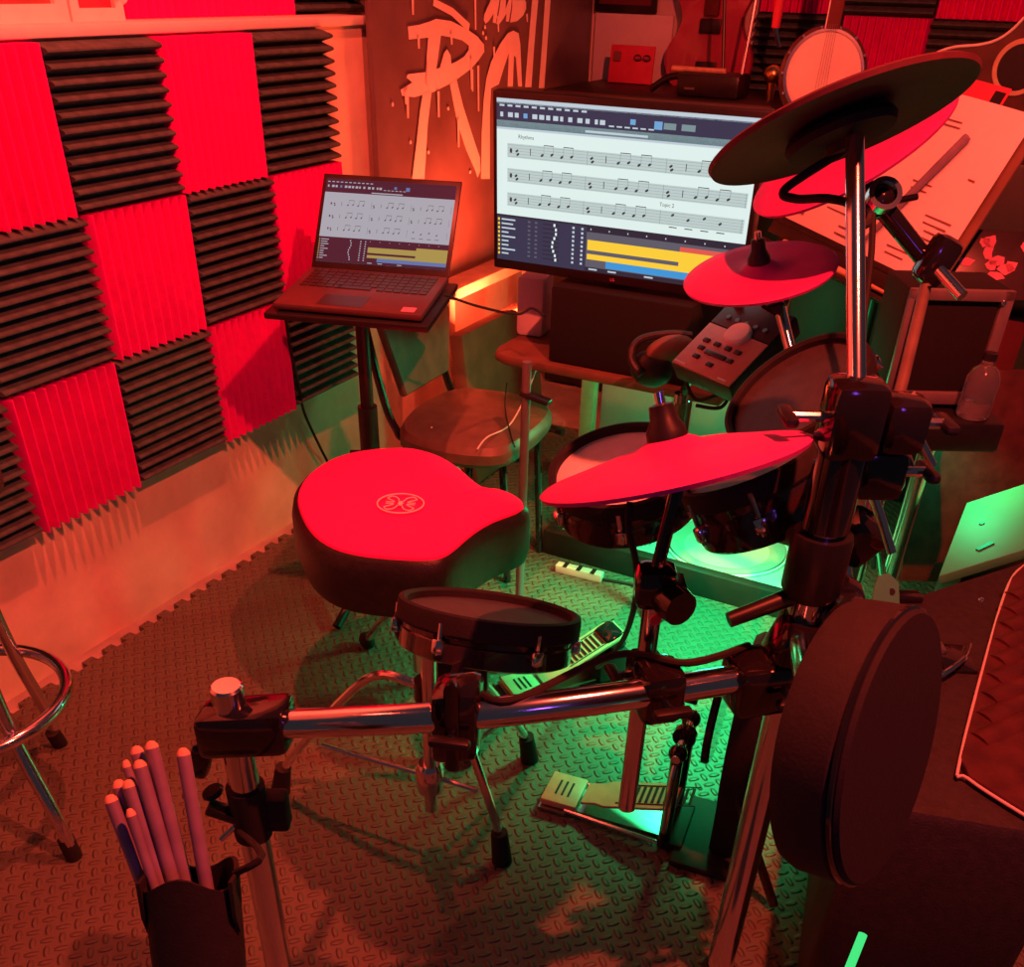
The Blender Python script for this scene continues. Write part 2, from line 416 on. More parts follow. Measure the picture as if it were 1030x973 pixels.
letter('letter_l', [[(700,-60),(728,-60),(705,200),(692,393),(663,393),(680,180)]])
letter('letter_l', [[(757,-60),(783,-60),(765,180),(750,397),(725,397),(740,200)]])
letter('letter_a', [[(477,90),(480,65),(505,10),(520,-30),(552,-30),(543,40),(532,105),(518,102),(521,62),(500,95),(485,108)]])
letter('letter_n', [[(534,108),(548,40),(556,-30),(580,-30),(575,40),(592,-5),(604,-5),(600,40),(590,98),(577,97),(580,60),(562,90),(546,110)]])
letter('letter_d', [[(596,102),(606,30),(604,-30),(650,-30),(668,10),(668,40),(655,70),(628,95)]])
for i, (x, ya, yb) in enumerate([(415, -6, 15), (478, -6, 30), (421, 38, 49), (454, 34, 45), (475, 70, 92), (481, 66, 112), (410, 90, 119), (408, 92, 105), (441, 92, 118), (430, 90, 64), (461, 120, 148), (497, 47, 70), (501, 16, 32), (530, 14, 22), (474, 60, 90)]):
    mark('paint_drip', [(x, ya), (x + .5, yb)], (.013, .008))
mark('paint_stroke', [(436, 2), (455, 12), (472, 28)], (.018, .022))
for (x, y) in ((395, 105), (413, 143), (431, 153), (451, 109), (489, 38), (486, 33), (488, 27), (473, 173)):
    p = VX(x, y, XB + .0016); g = G().ball(p, (.002, .006, .006), n=8); link('paint_speck', g, 'paint', t)
# ================================================================== drum throne
TZ = .50
def crop(x0, y0, s, pts): return [(x0 + a / s, y0 + b_ / s) for a, b_ in pts]
outl = crop(270, 430, 3.679, [(105,260),(120,205),(170,150),(250,105),(350,80),(480,70),(560,78),(640,105),(710,150),(765,197),(810,222),(880,232),(930,258),(948,285),(915,312),(840,340),(780,372),(730,410),(690,445),(640,475),(560,484),(440,478),(330,465),(240,440),(170,395),(125,330)])
top = [P(a, b_, TZ) for a, b_ in outl]
c0 = sum(top, V()) / len(top)
sm = spline(top, 3, True)
t = thing('drum_throne', 'drum seat with a red velvet saddle top and black padded sides, beside the foam wall', 'drum stool', (c0.x, c0.y, 0))
def inset(k, z, pts=None): return [V((c0.x + (p.x - c0.x) * k, c0.y + (p.y - c0.y) * k, z)) for p in (pts or sm)]
N = len(sm)
g = G(); rings = [inset(1.0, TZ - .010), inset(.985, TZ - .002), inset(.93, TZ + .003), inset(.6, TZ + .002), inset(.25, TZ - .002)]
vs = [q for r in rings for q in r] + [V((c0.x, c0.y, TZ - .003))]
fs = [(i * N + k, i * N + (k + 1) % N, (i + 1) * N + (k + 1) % N, (i + 1) * N + k) for i in range(4) for k in range(N)] + [(4 * N + k, 4 * N + (k + 1) % N, 5 * N) for k in range(N)]
g.add(vs, fs); link('saddle_top', g, 'velvet', t)
g = G(); rings = [inset(1.0, TZ - .006), inset(1.035, TZ - .014), inset(1.06, TZ - .04), inset(1.06, TZ - .10), inset(1.03, TZ - .128), inset(.92, TZ - .137), inset(.3, TZ - .137)]
vs = [q for r in rings for q in r]; n = len(rings)
g.add(vs, [(i * N + k, i * N + (k + 1) % N, (i + 1) * N + (k + 1) % N, (i + 1) * N + k) for i in range(n - 1) for k in range(N)] + [tuple((n - 1) * N + k for k in range(N))])
link('padded_side', g, 'leather', t)
E1 = P(403, 508, TZ) ; ex = V((.92, .39, 0)); ey = V((-.39, .92, 0)); ez = TZ + .0035
em = G(); em.tube([E1 + ex * (.047 * math.cos(a)) + ey * (.044 * math.sin(a)) + V((0, 0, .0035)) for a in [2 * PI * k / 40 for k in range(40)]], .0016, 6, closed=True); lab = link('emblem_ring', em, 'mesh_white', t)
for sx in (-1, 1):
    for sy in (-1, 1):
        q = G(); pts = [(.004, .008), (.010, .024), (.022, .030), (.030, .020), (.020, .012), (.014, .004), (.030, .004)]
        q.tube([E1 + ex * (sx * a) + ey * (sy * b_) + V((0, 0, .0035)) for a, b_ in pts], .0013, 6, sub=5); link('emblem_scroll', q, 'mesh_white', t)
q = G(); q.prism([(-.006, 0), (0, -.012), (.006, 0), (0, .012)], E1 + V((0, 0, .003)), ex, ey, .001); link('emblem_diamond', q, 'mesh_white', t)
g = G().lathe([(0, .02), (.024, .02), (.024, TZ - .13), (0, TZ - .13)], (c0.x, c0.y, .10), (0, 0, 1), 20); link('post', g, 'chrome', t) if False else None
g = G().tube([(c0.x, c0.y, .08), (c0.x, c0.y, TZ - .136)], .022, 18); link('post', g, 'chrome', t)
pf = P(298, 590, .0); base = math.atan2(pf.y - c0.y, pf.x - c0.x); rr = .25
for k in range(3):
    a = base + (0, 2.97, 4.54)[k]; d = V((math.cos(a), math.sin(a), 0))
    g = G().tube([V((c0.x, c0.y, .26)) + d * .02, V((c0.x, c0.y, .14)) + d * rr * .6, V((c0.x, c0.y, .03)) + d * rr * .97], .011, 10, sub=4); lg = link('leg', g, 'chrome', t)
    g = G().ball(V((c0.x, c0.y, .022)) + d * rr, (.026, .018, .022), 12, R=rotZ(a)); link('rubber_foot', g, 'rubber', lg)
# ================================================================== steel stool (left edge)
fa, fb = P(74, 862, 0), P(60, 750, 0)
ring_r = .17; rz = .26
rc = P(-32, 706, rz)
t = thing('bar_stool', 'chrome tube stool with a round foot ring, cut by the left edge of the floor', 'stool', (rc.x, rc.y, 0))
g = G().tube([V((rc.x + ring_r * math.cos(a), rc.y + ring_r * math.sin(a), rz)) for a in [2 * PI * k / 48 for k in range(48)]], .0125, 12, closed=True); link('foot_ring', g, 'chrome', t)
for f in (fa, fb, V((rc.x * 2 - fa.x, rc.y * 2 - fa.y, 0)), V((rc.x * 2 - fb.x, rc.y * 2 - fb.y, 0))):
    d = V((f.x - rc.x, f.y - rc.y, 0)); dn = d.normalized(); r0_ = d.length
    pts = [V((rc.x, rc.y, .66)) + dn * .10, V((rc.x, rc.y, .46)) + dn * (ring_r - .045), V((rc.x, rc.y, rz)) + dn * (ring_r - .022), V((rc.x, rc.y, .10)) + dn * (ring_r + (r0_ - ring_r) * .72), V((rc.x, rc.y, .02)) + dn * r0_]
    g = G().tube(pts, .0125, 12, sub=5); lg = link('leg', g, 'chrome', t)
    g = G().tube([V((rc.x, rc.y, .045)) + dn * (r0_ - .008), V((rc.x, rc.y, 0)) + dn * (r0_ + .003)], .0155, 12); link('rubber_foot', g, 'rubber', lg)
g = G().lathe([(0, .655), (.155, .655), (.17, .67), (.17, .70), (.15, .72), (0, .725)], (rc.x, rc.y, 0), (0, 0, 1), 36); link('seat', g, 'leather', t)
# ================================================================== drum rack
LP = V((-.745, .690, 0)); RP = V((-.137, 1.075, 0)); MP = V((-.305, .985, 0))
BZ = .60
rack = thing('drum_rack', 'chrome tube drum rack with black clamps carrying the pads and cymbals, centre foreground', 'drum rack', (-.4, .95, 0))
def post(name, p, z0, z1, r, m='chrome'):
    g = G().lathe([(0, z0), (r, z0), (r, z1 - .003), (r - .003, z1), (0, z1)], (p.x, p.y, 0), (0, 0, 1), 28); return link(name, g, m, rack)
post('left_post', LP, .03, .652, .0205); post('right_post', RP, .03, zs(RP, 388), .0215)
for p in (LP, RP):
    g = G().lathe([(0, 0), (.03, 0), (.03, .03), (.024, .045), (0, .045)], (p.x, p.y, 0), (0, 0, 1), 20); link('rubber_foot', g, 'rubber', rack)
bl, bmid, br = V((LP.x, LP.y, BZ - .012)), V((-.43, .80, 0)), V((RP.x - .005, RP.y - .015, 0))
bmid.z = zs(bmid, 717); br.z = zs(br, 676)
g = G().tube([bl, bmid, br], .019, 20, sub=10); link('front_bar', g, 'chrome', rack)
rear = WY(886, 445, 1.62); rear_top = rear.z; rear.z = BZ + .06
g = G().tube([V((RP.x, RP.y, zs(RP, 500))), V((-.10, 1.4, zs(RP, 500) - .03)), rear + V((0, 0, .08))], .019, 18, sub=6); link('side_bar', g, 'chrome', rack)
post('rear_post', rear, .03, rear_top + .02, .0205)
def clamp(name, c, ax, ay, az, size, knob=None, m='gloss'):
    g = G().box(c, size, basis(ax, ay, az), bev=.012); o = link(name, g, m, rack)
    if knob:
        d, ln = knob
        k = G().tube([c, c + d * ln], .006, 10); sp = link('bolt', k, 'chrome', o)
        x, y, z = frame(d)
        k = G().box(c + d * ln, (.05, .012, .016), basis(x, y, z), bev=.005); link('wing_nut', k, 'black', o)
    return o
bd = (bmid - bl).normalized(); bn = V((-bd.y, bd.x, 0)); Z = V((0, 0, 1))
clamp('corner_clamp', bl + bd * .018 - V((0, 0, .002)), bd, bn, Z, (.125, .06, .068))
g = G().box(bl + bd * (-.05) + V((0, 0, -.045)) - bn * .01, (.03, .022, .06), basis(bd, bn, Z) @ Matrix.Rotation(.35, 3, 'Y'), bev=.008); link('clamp_lever', g, 'gloss', rack)
bd2 = (br - bmid).normalized(); bn2 = V((-bd2.y, bd2.x, 0))
clamp('corner_clamp', br + V((-.01, -.005, -.01)), bd2, bn2, Z, (.13, .07, .075), (bn2 * -1, .055))
# middle clamp carrying the cymbal rod
mq = V((MP.x, MP.y, BZ))
pr = [bmid + (br - bmid) * (k / 40) for k in range(41)]
near = min(pr, key=lambda q: (q.xy - MP.xy).length)
mc = V((near.x, near.y, near.z))
clamp('rod_clamp', mc, bd2, bn2, Z, (.055, .06, .075), (-bn2, .05))
clamp('rod_clamp', V((MP.x, MP.y, near.z - .012)), bd2, bn2, Z, (.045, .045, .06), (bd2 * -1, .04))
g = G().tube([V((MP.x, MP.y, zs(MP, 812))), V((MP.x, MP.y, .80))], .0125, 16); link('cymbal_rod', g, 'chrome', rack)
# top of the right post: large clamp and collar lower down
rt = V((RP.x, RP.y, zs(RP, 420))); vx = V((RT.x, RT.y, 0)).normalized(); vy = V((-vx.y, vx.x, 0))
clamp('post_clamp', rt, vx, vy, Z, (.062, .06, .085), (-vx, .07), 'gloss')
clamp('post_clamp', rt + vx * .055 + V((0, 0, -.005)), vx, vy, Z, (.05, .055, .06), (vx, .05))
g = G().lathe([(.0215, .085), (.034, .085), (.036, .075), (.036, .010), (.03, .0), (.0215, .0)], (RP.x, RP.y, zs(RP, 598)), (0, 0, 1), 26); link('memory_collar', g, 'black', rack)
g = G().tube([V((RP.x, RP.y, zs(RP, 530))), V((RP.x, RP.y, zs(RP, 430)))], .028, 20); link('upper_sleeve', g, 'gloss', rack)
clamp('tee_clamp', V((RP.x, RP.y, zs(RP, 625))) + vx * .045, vx, vy, Z, (.06, .06, .07), (vy * -1, .05))
clamp('tee_clamp', V((RP.x, RP.y, zs(RP, 480))) + vx * .05 + vy * .02, vx, vy, Z, (.06, .05, .06), (vx, .06))
hl = V((RP.x, RP.y, zs(RP, 600)))
g = G().tube([hl + vx * -.02, D(733, 624, (hl - EYE).dot(FW))], [.012, .010], 12); link('tee_handle', g, 'black', rack)
g = G().box(V((RP.x, RP.y, zs(RP, 645))) - vy * .01, (.075, .06, .075), basis(vx, vy, Z) @ Matrix.Rotation(.3, 3, 'Y'), bev=.012); link('pad_clamp', g, 'gloss', rack)
# second column of fittings behind the right post
bp = D(884, 470, 1.40)
for (nm, a, b_, r, m_, d0, d1) in (('fitting_tube', (846, 560), (858, 640), .013, 'chrome', 1.42, 1.5),
        ('pad_rod', (903, 400), (937, 468), .0075, 'chrome', 1.33, 1.38), ('pad_rod', (873, 482), (897, 556), .0065, 'chrome', 1.27, 1.30)):
    g = G().tube([D(*a, d0), D(*b_, d1)], r, 14); link(nm, g, m_, rack)
for (px, py, d, sz) in ((882, 455, 1.40, (.07, .06, .05)), (862, 470, 1.38, (.06, .05, .06)), (880, 420, 1.38, (.05, .05, .04)), (862, 540, 1.36, (.06, .06, .07)), (848, 600, 1.38, (.05, .05, .05)), (897, 470, 1.42, (.04, .05, .06))):
    g = G().box(D(px, py, d), sz, basis(vx, vy, Z) @ Matrix.Rotation(.5, 3, 'Y') @ Matrix.Rotation(.3, 3, 'X'), bev=.014); link('ball_clamp', g, 'gloss', rack)
for (px, py, d) in ((893, 484, 1.38), (873, 448, 1.36)):
    g = G().ball(D(px, py, d), .024, 16); link('ball_joint', g, 'gloss', rack)
# ================================================================== pads and cymbals
def cymbal(name, label, px, py, d, half, upx, upy, ratio, m_top='cym', under='cymdark', bow=.10, stopper=True, flip=False):
    c = D(px, py, d); R = half / F * d; n = tilt_normal(px, py, upx, upy, ratio)
    t = thing(name, label, 'cymbal pad', c, 'rubber cymbal pads')
    h = R * bow
    prof = [(0, h + .012), (R * .10, h + .011), (R * .2, h + .004), (R * .26, h - .002), (R * .5, h * .72), (R * .8, h * .3), (R * .97, .002), (R, -.001), (R * .985, -.006)]
    g = G().lathe(prof, c, n, 72); link('playing_surface', g, m_top, t, angle=50)
    prof = [(R * .985, -.006), (R * .9, -.002), (R * .5, h * .5), (R * .2, h - .012), (.02, h - .014), (.02, h - .04), (0, h - .04)]
    g = G().lathe(prof, c, n, 64); link('underside', g, under, t)
    if stopper:
        g = G().lathe([(.005, h + .006), (R * .15, h + .006), (R * .145, h + .018), (R * .10, h + .030), (R * .09, h + .046), (.005, h + .048)], c, n, 24); link('stopper', g, 'black', t)
        g = G().tube([c + n * (h + .03), c + n * (h + .060)], .006, 12); link('rod_tip', g, 'chrome', t)
    return t, c, R, n
hh, hc, hR, hn = cymbal('cymbal_pad', 'wide red cymbal pad on the middle rod, before the pad with the white head', 676, 468, 1.12, 137, -.18, -.98, .138, bow=.15)
sp, sc_, sR, sn = cymbal('cymbal_pad', 'small red cymbal pad overlapping the lower right corner of the monitor', 764, 273, 1.70, 76, -.05, -1, .36, bow=.06)
c1, cc1, cR1, cn1 = cymbal('cymbal_pad', 'large tilted cymbal pad seen from its dark underside, highest of the cymbals', 843, 124, 1.10, 132, -.2, -.98, -.24, m_top='cymmaroon', stopper=False, bow=.05)
g = G().lathe([(0, -.024), (cR1 * .40, -.020), (cR1 * .42, -.012), (cR1 * .40, -.006)], cc1, cn1, 40); link('hub', g, 'padblack', c1)
c2, cc2, cR2, cn2 = cymbal('cymbal_pad', 'red cymbal pad half hidden under the highest cymbal, before the sheet music', 855, 150, 1.55, 104, -.36, -.93, .30, stopper=False, bow=.06)
# stem under the wide cymbal, tilter and cable box
tl = D(688, 545, 1.14)
g = G().tube([hc - hn * .005, hc - hn * .03, V((MP.x, MP.y, .80))], .0085, 10); link('cymbal_tilter', g, 'gloss', rack)
clamp('tilter_clamp', V((MP.x, MP.y, .775)), vx, vy, Z, (.05, .045, .055), (vx, .03))
g = G().lathe([(0, -.016), (.022, -.016), (.024, 0), (.022, .016), (0, .016)], V((MP.x, MP.y, .765)) + vx * .02 - vy * .025, -vy + vx * .5, 20); link('trigger_knob', g, 'gloss', rack)
g = G().lathe([(0, 0), (.007, 0), (.007, .004), (0, .005)], V((MP.x, MP.y, .745)) - vy * .03, -vy, 14); link('red_button', g, 'redcard', rack)
def rod(name, a, b_, r, m_='chrome', par=None, n=12):
    g = G().tube([a, b_], r, n); return link(name, g, m_, par or rack)
# crash pole rising from the right post
pb = V((RP.x, RP.y, zs(RP, 400))); pt = D(860, 140, 1.06)
po = rod('cymbal_pole', pb, pt, .0105)
g = G().tube([pt, cc1 - cn1 * .012], .0055, 10); link('pole_tip', g, 'chrome', rack)
# boom arm carrying the half hidden cymbal
ba = D(884, 203, 1.50); bb = D(936, 268, 1.52)
boom = thing('boom_arm', 'black boom arm with a chrome end bolt, crossing in front of the sheet music', 'cymbal arm', bb)
g = G().tube([ba, bb], [.016, .014], 14); link('arm', g, 'gloss', boom)
g = G().ball(ba, (.026, .022, .026), 18); link('tilter_joint', g, 'gloss', boom)
g = G().lathe([(.018, -.008), (.026, -.008), (.026, .008), (.018, .008)], ba - FW * .02, -FW, 24); link('joint_ring', g, 'chrome', boom)
g = G().tube([ba, cc2 - cn2 * .02], .009, 10); link('cymbal_stem', g, 'gloss', boom)
g = G().box(D(942, 262, 1.50), (.045, .05, .075), basis(vx, vy, Z) @ Matrix.Rotation(.4, 3, 'Y'), bev=.014); link('end_clamp', g, 'gloss', boom)
g = G().tube([D(945, 272, 1.47), D(968, 298, 1.45)], .009, 14); link('end_bolt', g, 'chrome', boom)
g = G().tube([ba + RT * .02, ba + RT * .06 + UP * .008], .005, 8); link('thumb_screw', g, 'gloss', boom)
g = G().tube([bb, D(905, 395, 1.45), D(893, 440, 1.43)], .009, 14, sub=4); link('arm_post', g, 'seatv', boom)
# ---- tom pads
def drum_pad(name, label, px, py, d, half, upx, upy, ratio, depth, head, lugs=6, rim_h=.02, group='drum pads on the rack', lug0=.3, mount=None):
    c = D(px, py, d); R = half / F * d; n = tilt_normal(px, py, upx, upy, ratio)
    t = thing(name, label, 'drum pad', c - n * depth, group)
    g = G().lathe([(0, -.012), (R * .9, -.012), (R * .905, -.010), (R * .91, -.004)], c, n, 56); g = G().lathe([(0, -.008), (R * .90, -.008)], c, n, 56); link('drum_head', g, head, t)
    g = G().lathe([(R * .895, -.012), (R * .90, .002), (R * .94, .006), (R * .99, .004), (R, -.004), (R, -rim_h), (R * .97, -rim_h - .004)], c, n, 64); link('rim', g, 'rubber', t)
    g = G().lathe([(R * .965, -.006), (R * .955, -rim_h), (R * .93, -rim_h - .012), (R * .93, -depth * .52), (R * .945, -depth * .56), (R * .945, -depth * .95), (R * .9, -depth), (0, -depth)], c, n, 56); link('shell', g, 'shell', t)
    x, y, z = frame(n)
    for k in range(lugs):
        a = lug0 + 2 * PI * k / lugs; dr = x * math.cos(a) + y * math.sin(a)
        q = c + dr * R * .985
        g = G().tube([q - n * (rim_h * .4), q - n * (depth * .8)], .0035, 8); lg = link('tension_rod', g, 'chrome', t)
        g = G().box(q - n * (depth * .62), (.018, .014, .022), basis(y * math.cos(a) - x * math.sin(a), dr, n), bev=.004); link('lug', g, 'chrome', lg)
    return t, c, R, n
A_, ac, aR, an = drum_pad('tom_pad', 'tom pad with a bright white head, left of and behind the wide red cymbal', 627, 468, 1.42, 77, -.14, -1, .54, .075, 'mesh_white')
B_, bc, bR, bnn = drum_pad('tom_pad', 'dark tom pad slanting up to the right directly under the wide red cymbal', 752, 470, 1.27, 72, -.33, -.94, .24, .085, 'mesh_dark')
C_, c_c, cR, cnn = drum_pad('tom_pad', 'tom pad with a dark brown head, below the sound module and beside the right post', 800, 392, 1.62, 78, -.50, -.86, .52, .06, 'mesh_dark')
S_, snc, sR_, snn = drum_pad('snare_pad', 'dark snare pad with a raised rim on a tripod stand, beside the red seat', 493, 612, 1.40, 93, .13, -.99, .17, .066, 'mesh_dark', 6, .022)
# mounts of the tom pads to the rack
g = G().tube([ac - an * .05 + RT * .09, D(770, 492, 1.46), V((RP.x, RP.y + .02, zs(RP, 470)))], .010, 10, sub=6); link('pad_arm', g, 'chrome', rack)
g = G().tube([bc - bnn * .05 + RT * .085, D(815, 478, 1.28), V((RP.x, RP.y + .02, zs(RP, 455)))], .011, 10, sub=5); link('pad_arm', g, 'chrome', rack)
g = G().tube([c_c - cnn * .05 + RT * .04, D(838, 436, 1.45), V((RP.x, RP.y + .03, zs(RP, 425)))], .010, 10, sub=5); link('pad_arm', g, 'chrome', rack)
g = G().tube([D(742, 522, 1.42), V((RP.x, RP.y + .01, zs(RP, 548)))], .017, 16); link('stub_bar', g, 'brown', rack)
# ---- snare mount block and tripod stand
mb = D(462, 678, 1.385)
g = G().box(D(466, 672, 1.40), (.075, .05, .06), basis(vx, vy, Z), bev=.008); link('mount_block', g, 'black', S_)
g = G().box(D(466, 654, 1.365), (.085, .03, .008), basis(vx, vy, Z), bev=.002); link('mount_plate', g, 'gloss', S_)
g = G().ball(D(407, 628, 1.41), (.016, .02, .034), 14); link('jack_knob', g, 'black', S_)
sb = D(458, 722, 1.30)
nb = min([bl + (bmid - bl) * (k / 40) for k in range(41)] + pr, key=lambda q: abs((q - EYE).dot(RT) / (q - EYE).dot(FW) * F + CX - 458))
clamp('snare_clamp', nb + V((0, 0, -.005)), bd, bn, Z, (.06, .06, .105), (-bn, .05))
g = G().tube([nb - bn * .035 + V((0, 0, -.055)), nb - bn * .035 + V((0, 0, .06)), D(462, 668, 1.36)], .009, 12); link('snare_arm', g, 'gloss', rack)
f1, f2 = P(282, 797, 0), P(505, 866, 0)
sx = V((-.80, 1.06, 0))
sx = D(432, 770, 1.75); sx.z = 0
t = thing('tripod_stand', 'chrome tripod stand with rubber feet, standing on the floor under the dark snare pad', 'stand', sx)
g = G().tube([sx + V((0, 0, .10)), V((sx.x + .02, sx.y - .02, .56))], .0125, 16); link('column', g, 'chrome', t)
g = G().lathe([(0, .15), (.024, .15), (.026, .16), (.026, .205), (.02, .215), (0, .215)], sx, (0, 0, 1), 20); link('collar', g, 'chrome', t)
g = G().lathe([(0, .36), (.022, .36), (.022, .40), (0, .40)], sx, (0, 0, 1), 20); link('top_collar', g, 'gloss', t)
f3 = sx + V((.05, .32, 0))
for f in (f1, f2, f3):
    d = V((f.x - sx.x, f.y - sx.y, 0)); Lr = d.length; d.normalize(); w_ = V((-d.y, d.x, 0)) * .008
    g = G().tube([sx + V((0, 0, .385)) + d * .02, sx + V((0, 0, .36)) + d * (Lr * .35), sx + V((0, 0, .12)) + d * (Lr * .86), sx + V((0, 0, .05)) + d * Lr * .97], .0085, 10, sub=6); lg = link('leg', g, 'chrome', t)
    g = G().tube([sx + V((0, 0, .18)) + d * .02, sx + V((0, 0, .17)) + d * (Lr * .66)], .005, 8); link('brace', g, 'chrome', lg)
    g = G().tube([sx + V((0, 0, .075)) + d * Lr * .95, sx + V((0, 0, 0)) + d * (Lr * 1.0)], [.016, .02], 14); link('rubber_foot', g, 'rubber', lg)
# ---- big round pad in the right foreground, seen from its back
pn = tilt_normal(889, 752, .97, .236, .27)
pc = D(889, 752, .86)
Rp = 144 / F * .86
t = thing('drum_pad', 'large black round pad turned on edge in the right foreground', 'drum pad', pc - V((0, 0, Rp)), 'drum pads on the rack')
g = G().lathe([(Rp * .97, .0), (Rp * .985, .006), (Rp * .96, .010), (Rp * .5, .012), (0, .012)], pc, pn, 64); link('back_plate', g, 'padblack', t)
g = G().lathe([(Rp * .97, 0), (Rp, -.004), (Rp * 1.0, -.040), (Rp * .97, -.050), (Rp * .9, -.054), (0, -.054)], pc, pn, 64); link('side_wall', g, 'rubber', t)
g = G().tube([V((Rp * 0, 0, 0)) + pc + (frame(pn)[0] * math.cos(a) + frame(pn)[1] * math.sin(a)) * Rp * .985 + pn * .002 for a in [2 * PI * k / 64 for k in range(64)]], .003, 6, closed=True); link('edge_bead', g, 'gloss', t)
g = G().tube([pc - pn * .03, pc - pn * .08 + V((0, 0, .05)), V((RP.x, RP.y, zs(RP, 640)))], .012, 12, sub=5); link('pad_arm', g, 'chrome', rack)
# ================================================================== pedals
def pedal(name, label, heel, toe, heel_z, toe_z, w):
    d = (toe - heel); d.z = 0; L = d.length; d.normalize(); s = V((-d.y, d.x, 0))
    t = thing(name, label, 'foot pedal', V((heel.x, heel.y, 0)))
    g = G().prism([(-.005, -w * .62), (.05, -w * .62), (.07, -w * .42), (L, -w * .42), (L + .03, -w * .3), (L + .03, w * .3), (L, w * .42), (.07, w * .42), (.05, w * .62), (-.005, w * .62)], V((heel.x, heel.y, .002)), d, s, .008, .001); link('base_plate', g, 'steel', t)
    up = V((0, 0, 1)); sl = (d * (L - .075) + up * (toe_z - heel_z - .004)).normalized(); nn = sl.cross(s) * -1
    if nn.z < 0: nn = -nn
    hb = V((heel.x, heel.y, heel_z))
    g = G().box(hb + d * .035 + V((0, 0, -.005)), (.075, w * 1.06, .016), basis(d, s, up), bev=.003); hp = link('heel_plate', g, 'alum', t)
    for k in range(3):
        q = G().box(hb + d * (.022 + k * .013) + V((0, 0, .0035)), (.004, w * .5, .002), basis(d, s, up)); link('heel_slot', q, 'black', hp)
    o = hb + d * .08 + up * .002
    g = G().prism([(0, -w * .36), (.03, -w * .36), (.05, -w * .46), (L - .08, -w * .46), (L - .06, -w * .3), (L - .06, w * .3), (L - .08, w * .46), (.05, w * .46), (.03, w * .36), (0, w * .36)], o, sl, s, .006, .001); fb_ = link('footboard', g, 'alum', t)
    nsl = 12
    for k in range(nsl):
        q = G().box(o + sl * (.085 + k * .0125) + nn * .0068, (.0055, w * .56, .0016), basis(sl, s, nn)); link('tread_slot', q, 'black', fb_)
    for sg in (-1, 1):
        q = G().box(o + sl * (.085 + 5.5 * .0125) + s * sg * w * .33 + nn * .0068, (.16, .002, .0016), basis(sl, s, nn)); link('tread_edge', q, 'black', fb_)
    return t, d, s, sl, nn, L
kh, kt_ = P(552, 790, .025), P(678, 806, .075)
KP, kd, ks, ksl, knn, kL = pedal('kick_pedal', 'bass drum pedal with a slotted footboard and beater frame, nearest the camera', kh, V((kt_.x, kt_.y, 0)), .025, .085, .085)
kb = V((kh.x, kh.y, 0)) + kd * (kL + .0)
for sg in (-1, 1):
    g = G().tube([kb + ks * sg * .055 + V((0, 0, .005)), kb + ks * sg * .055 + V((0, 0, .235))], .0115, 14); link('frame_post', g, 'gloss', KP)
    g = G().ball(kb + ks * sg * .055 + V((0, 0, .24)), .018, 14); link('post_bearing', g, 'gloss', KP)
    g = G().tube([kb + ks * sg * .06 + V((0, 0, .22)), kb + ks * sg * .075 + V((0, 0, .20)), kb + ks * sg * .075 + V((0, 0, .06))], .006, 10); link('spring', g, 'chrome', KP)
    g = G().tube([V((kh.x, kh.y, .012)) + ks * sg * .045 + kd * .05, kb + ks * sg * .06 + V((0, 0, .012))], .0045, 8); link('stabiliser_rod', g, 'chrome', KP)
g = G().tube([kb - ks * .075 + V((0, 0, .24)), kb + ks * .075 + V((0, 0, .24))], .0085, 12); link('axle', g, 'chrome', KP)
g = G().lathe([(0, -.008), (.022, -.008), (.022, .008), (0, .008)], kb + V((0, 0, .24)), ks, 20); link('cam', g, 'gloss', KP)
g = G().tube([kb + V((0, 0, .24)), kb + V((0, 0, .34)) - kd * .02], .0045, 8); bt = link('beater_shaft', g, 'chrome', KP)
g = G().tube([kb + V((0, 0, .34)) - kd * .04, kb + V((0, 0, .34)) + kd * .012], .02, 18); link('beater', g, 'rubber', bt)
g = G().box(kb + kd * .012 + V((0, 0, .014)), (.05, .13, .02), basis(kd, ks, Z), bev=.006); link('hoop_clamp', g, 'rubber', KP)
hh_, ht_ = P(512, 692, .025), P(622, 634, .11)
HP, hd, hs, hsl, hnn, hL = pedal('hi_hat_pedal', 'hi-hat controller pedal with a slotted footboard on the green lit floor, behind the front bar', hh_, V((ht_.x, ht_.y, 0)), .025, .12, .085)
hbv = V((hh_.x, hh_.y, 0)) + hd * (hL - .03)
g = G().box(hbv + V((0, 0, .04)), (.09, .11, .075), basis(hd, hs, Z), bev=.015); link('controller_body', g, 'black', HP)
g = G().box(hbv + hd * .01 + V((0, 0, .095)), (.05, .07, .05), basis(hd, hs, Z) @ Matrix.Rotation(-.4, 3, 'Y'), bev=.012); link('hinge_block', g, 'gloss', HP)
# ---- kick pad tower
kp0 = kb + kd * .066
t = thing('kick_pad', 'black upright kick drum pad tower behind the bass drum pedal', 'kick pad', V((kp0.x, kp0.y, 0)))
poly = []
for (a, b_) in ((-.05, .0), (-.065, .12), (-.10, .20), (-.115, .30), (-.10, .40), (-.05, .455), (.05, .455), (.10, .40), (.115, .30), (.10, .20), (.065, .12), (.05, .0)): poly.append((a, b_))
poly = [(p.x, p.y) for p in spline([V((a, b_, 0)) for a, b_ in poly], 3)]
g = G().prism(poly, V((kp0.x, kp0.y, .012)) + kd * .02, ks, Z, .07, .012); link('pad_body', g, 'rubber', t)
g = G().lathe([(0, .0), (.09, 0), (.095, .004), (.095, .014), (0, .016)], V((kp0.x, kp0.y, .31)) + kd * -.008, -kd, 32); link('strike_pad', g, 'shell', t)
g = G().box(V((kp0.x, kp0.y, .008)) + kd * .02, (.13, .20, .016), basis(kd, ks, Z), bev=.006); link('base', g, 'rubber', t)
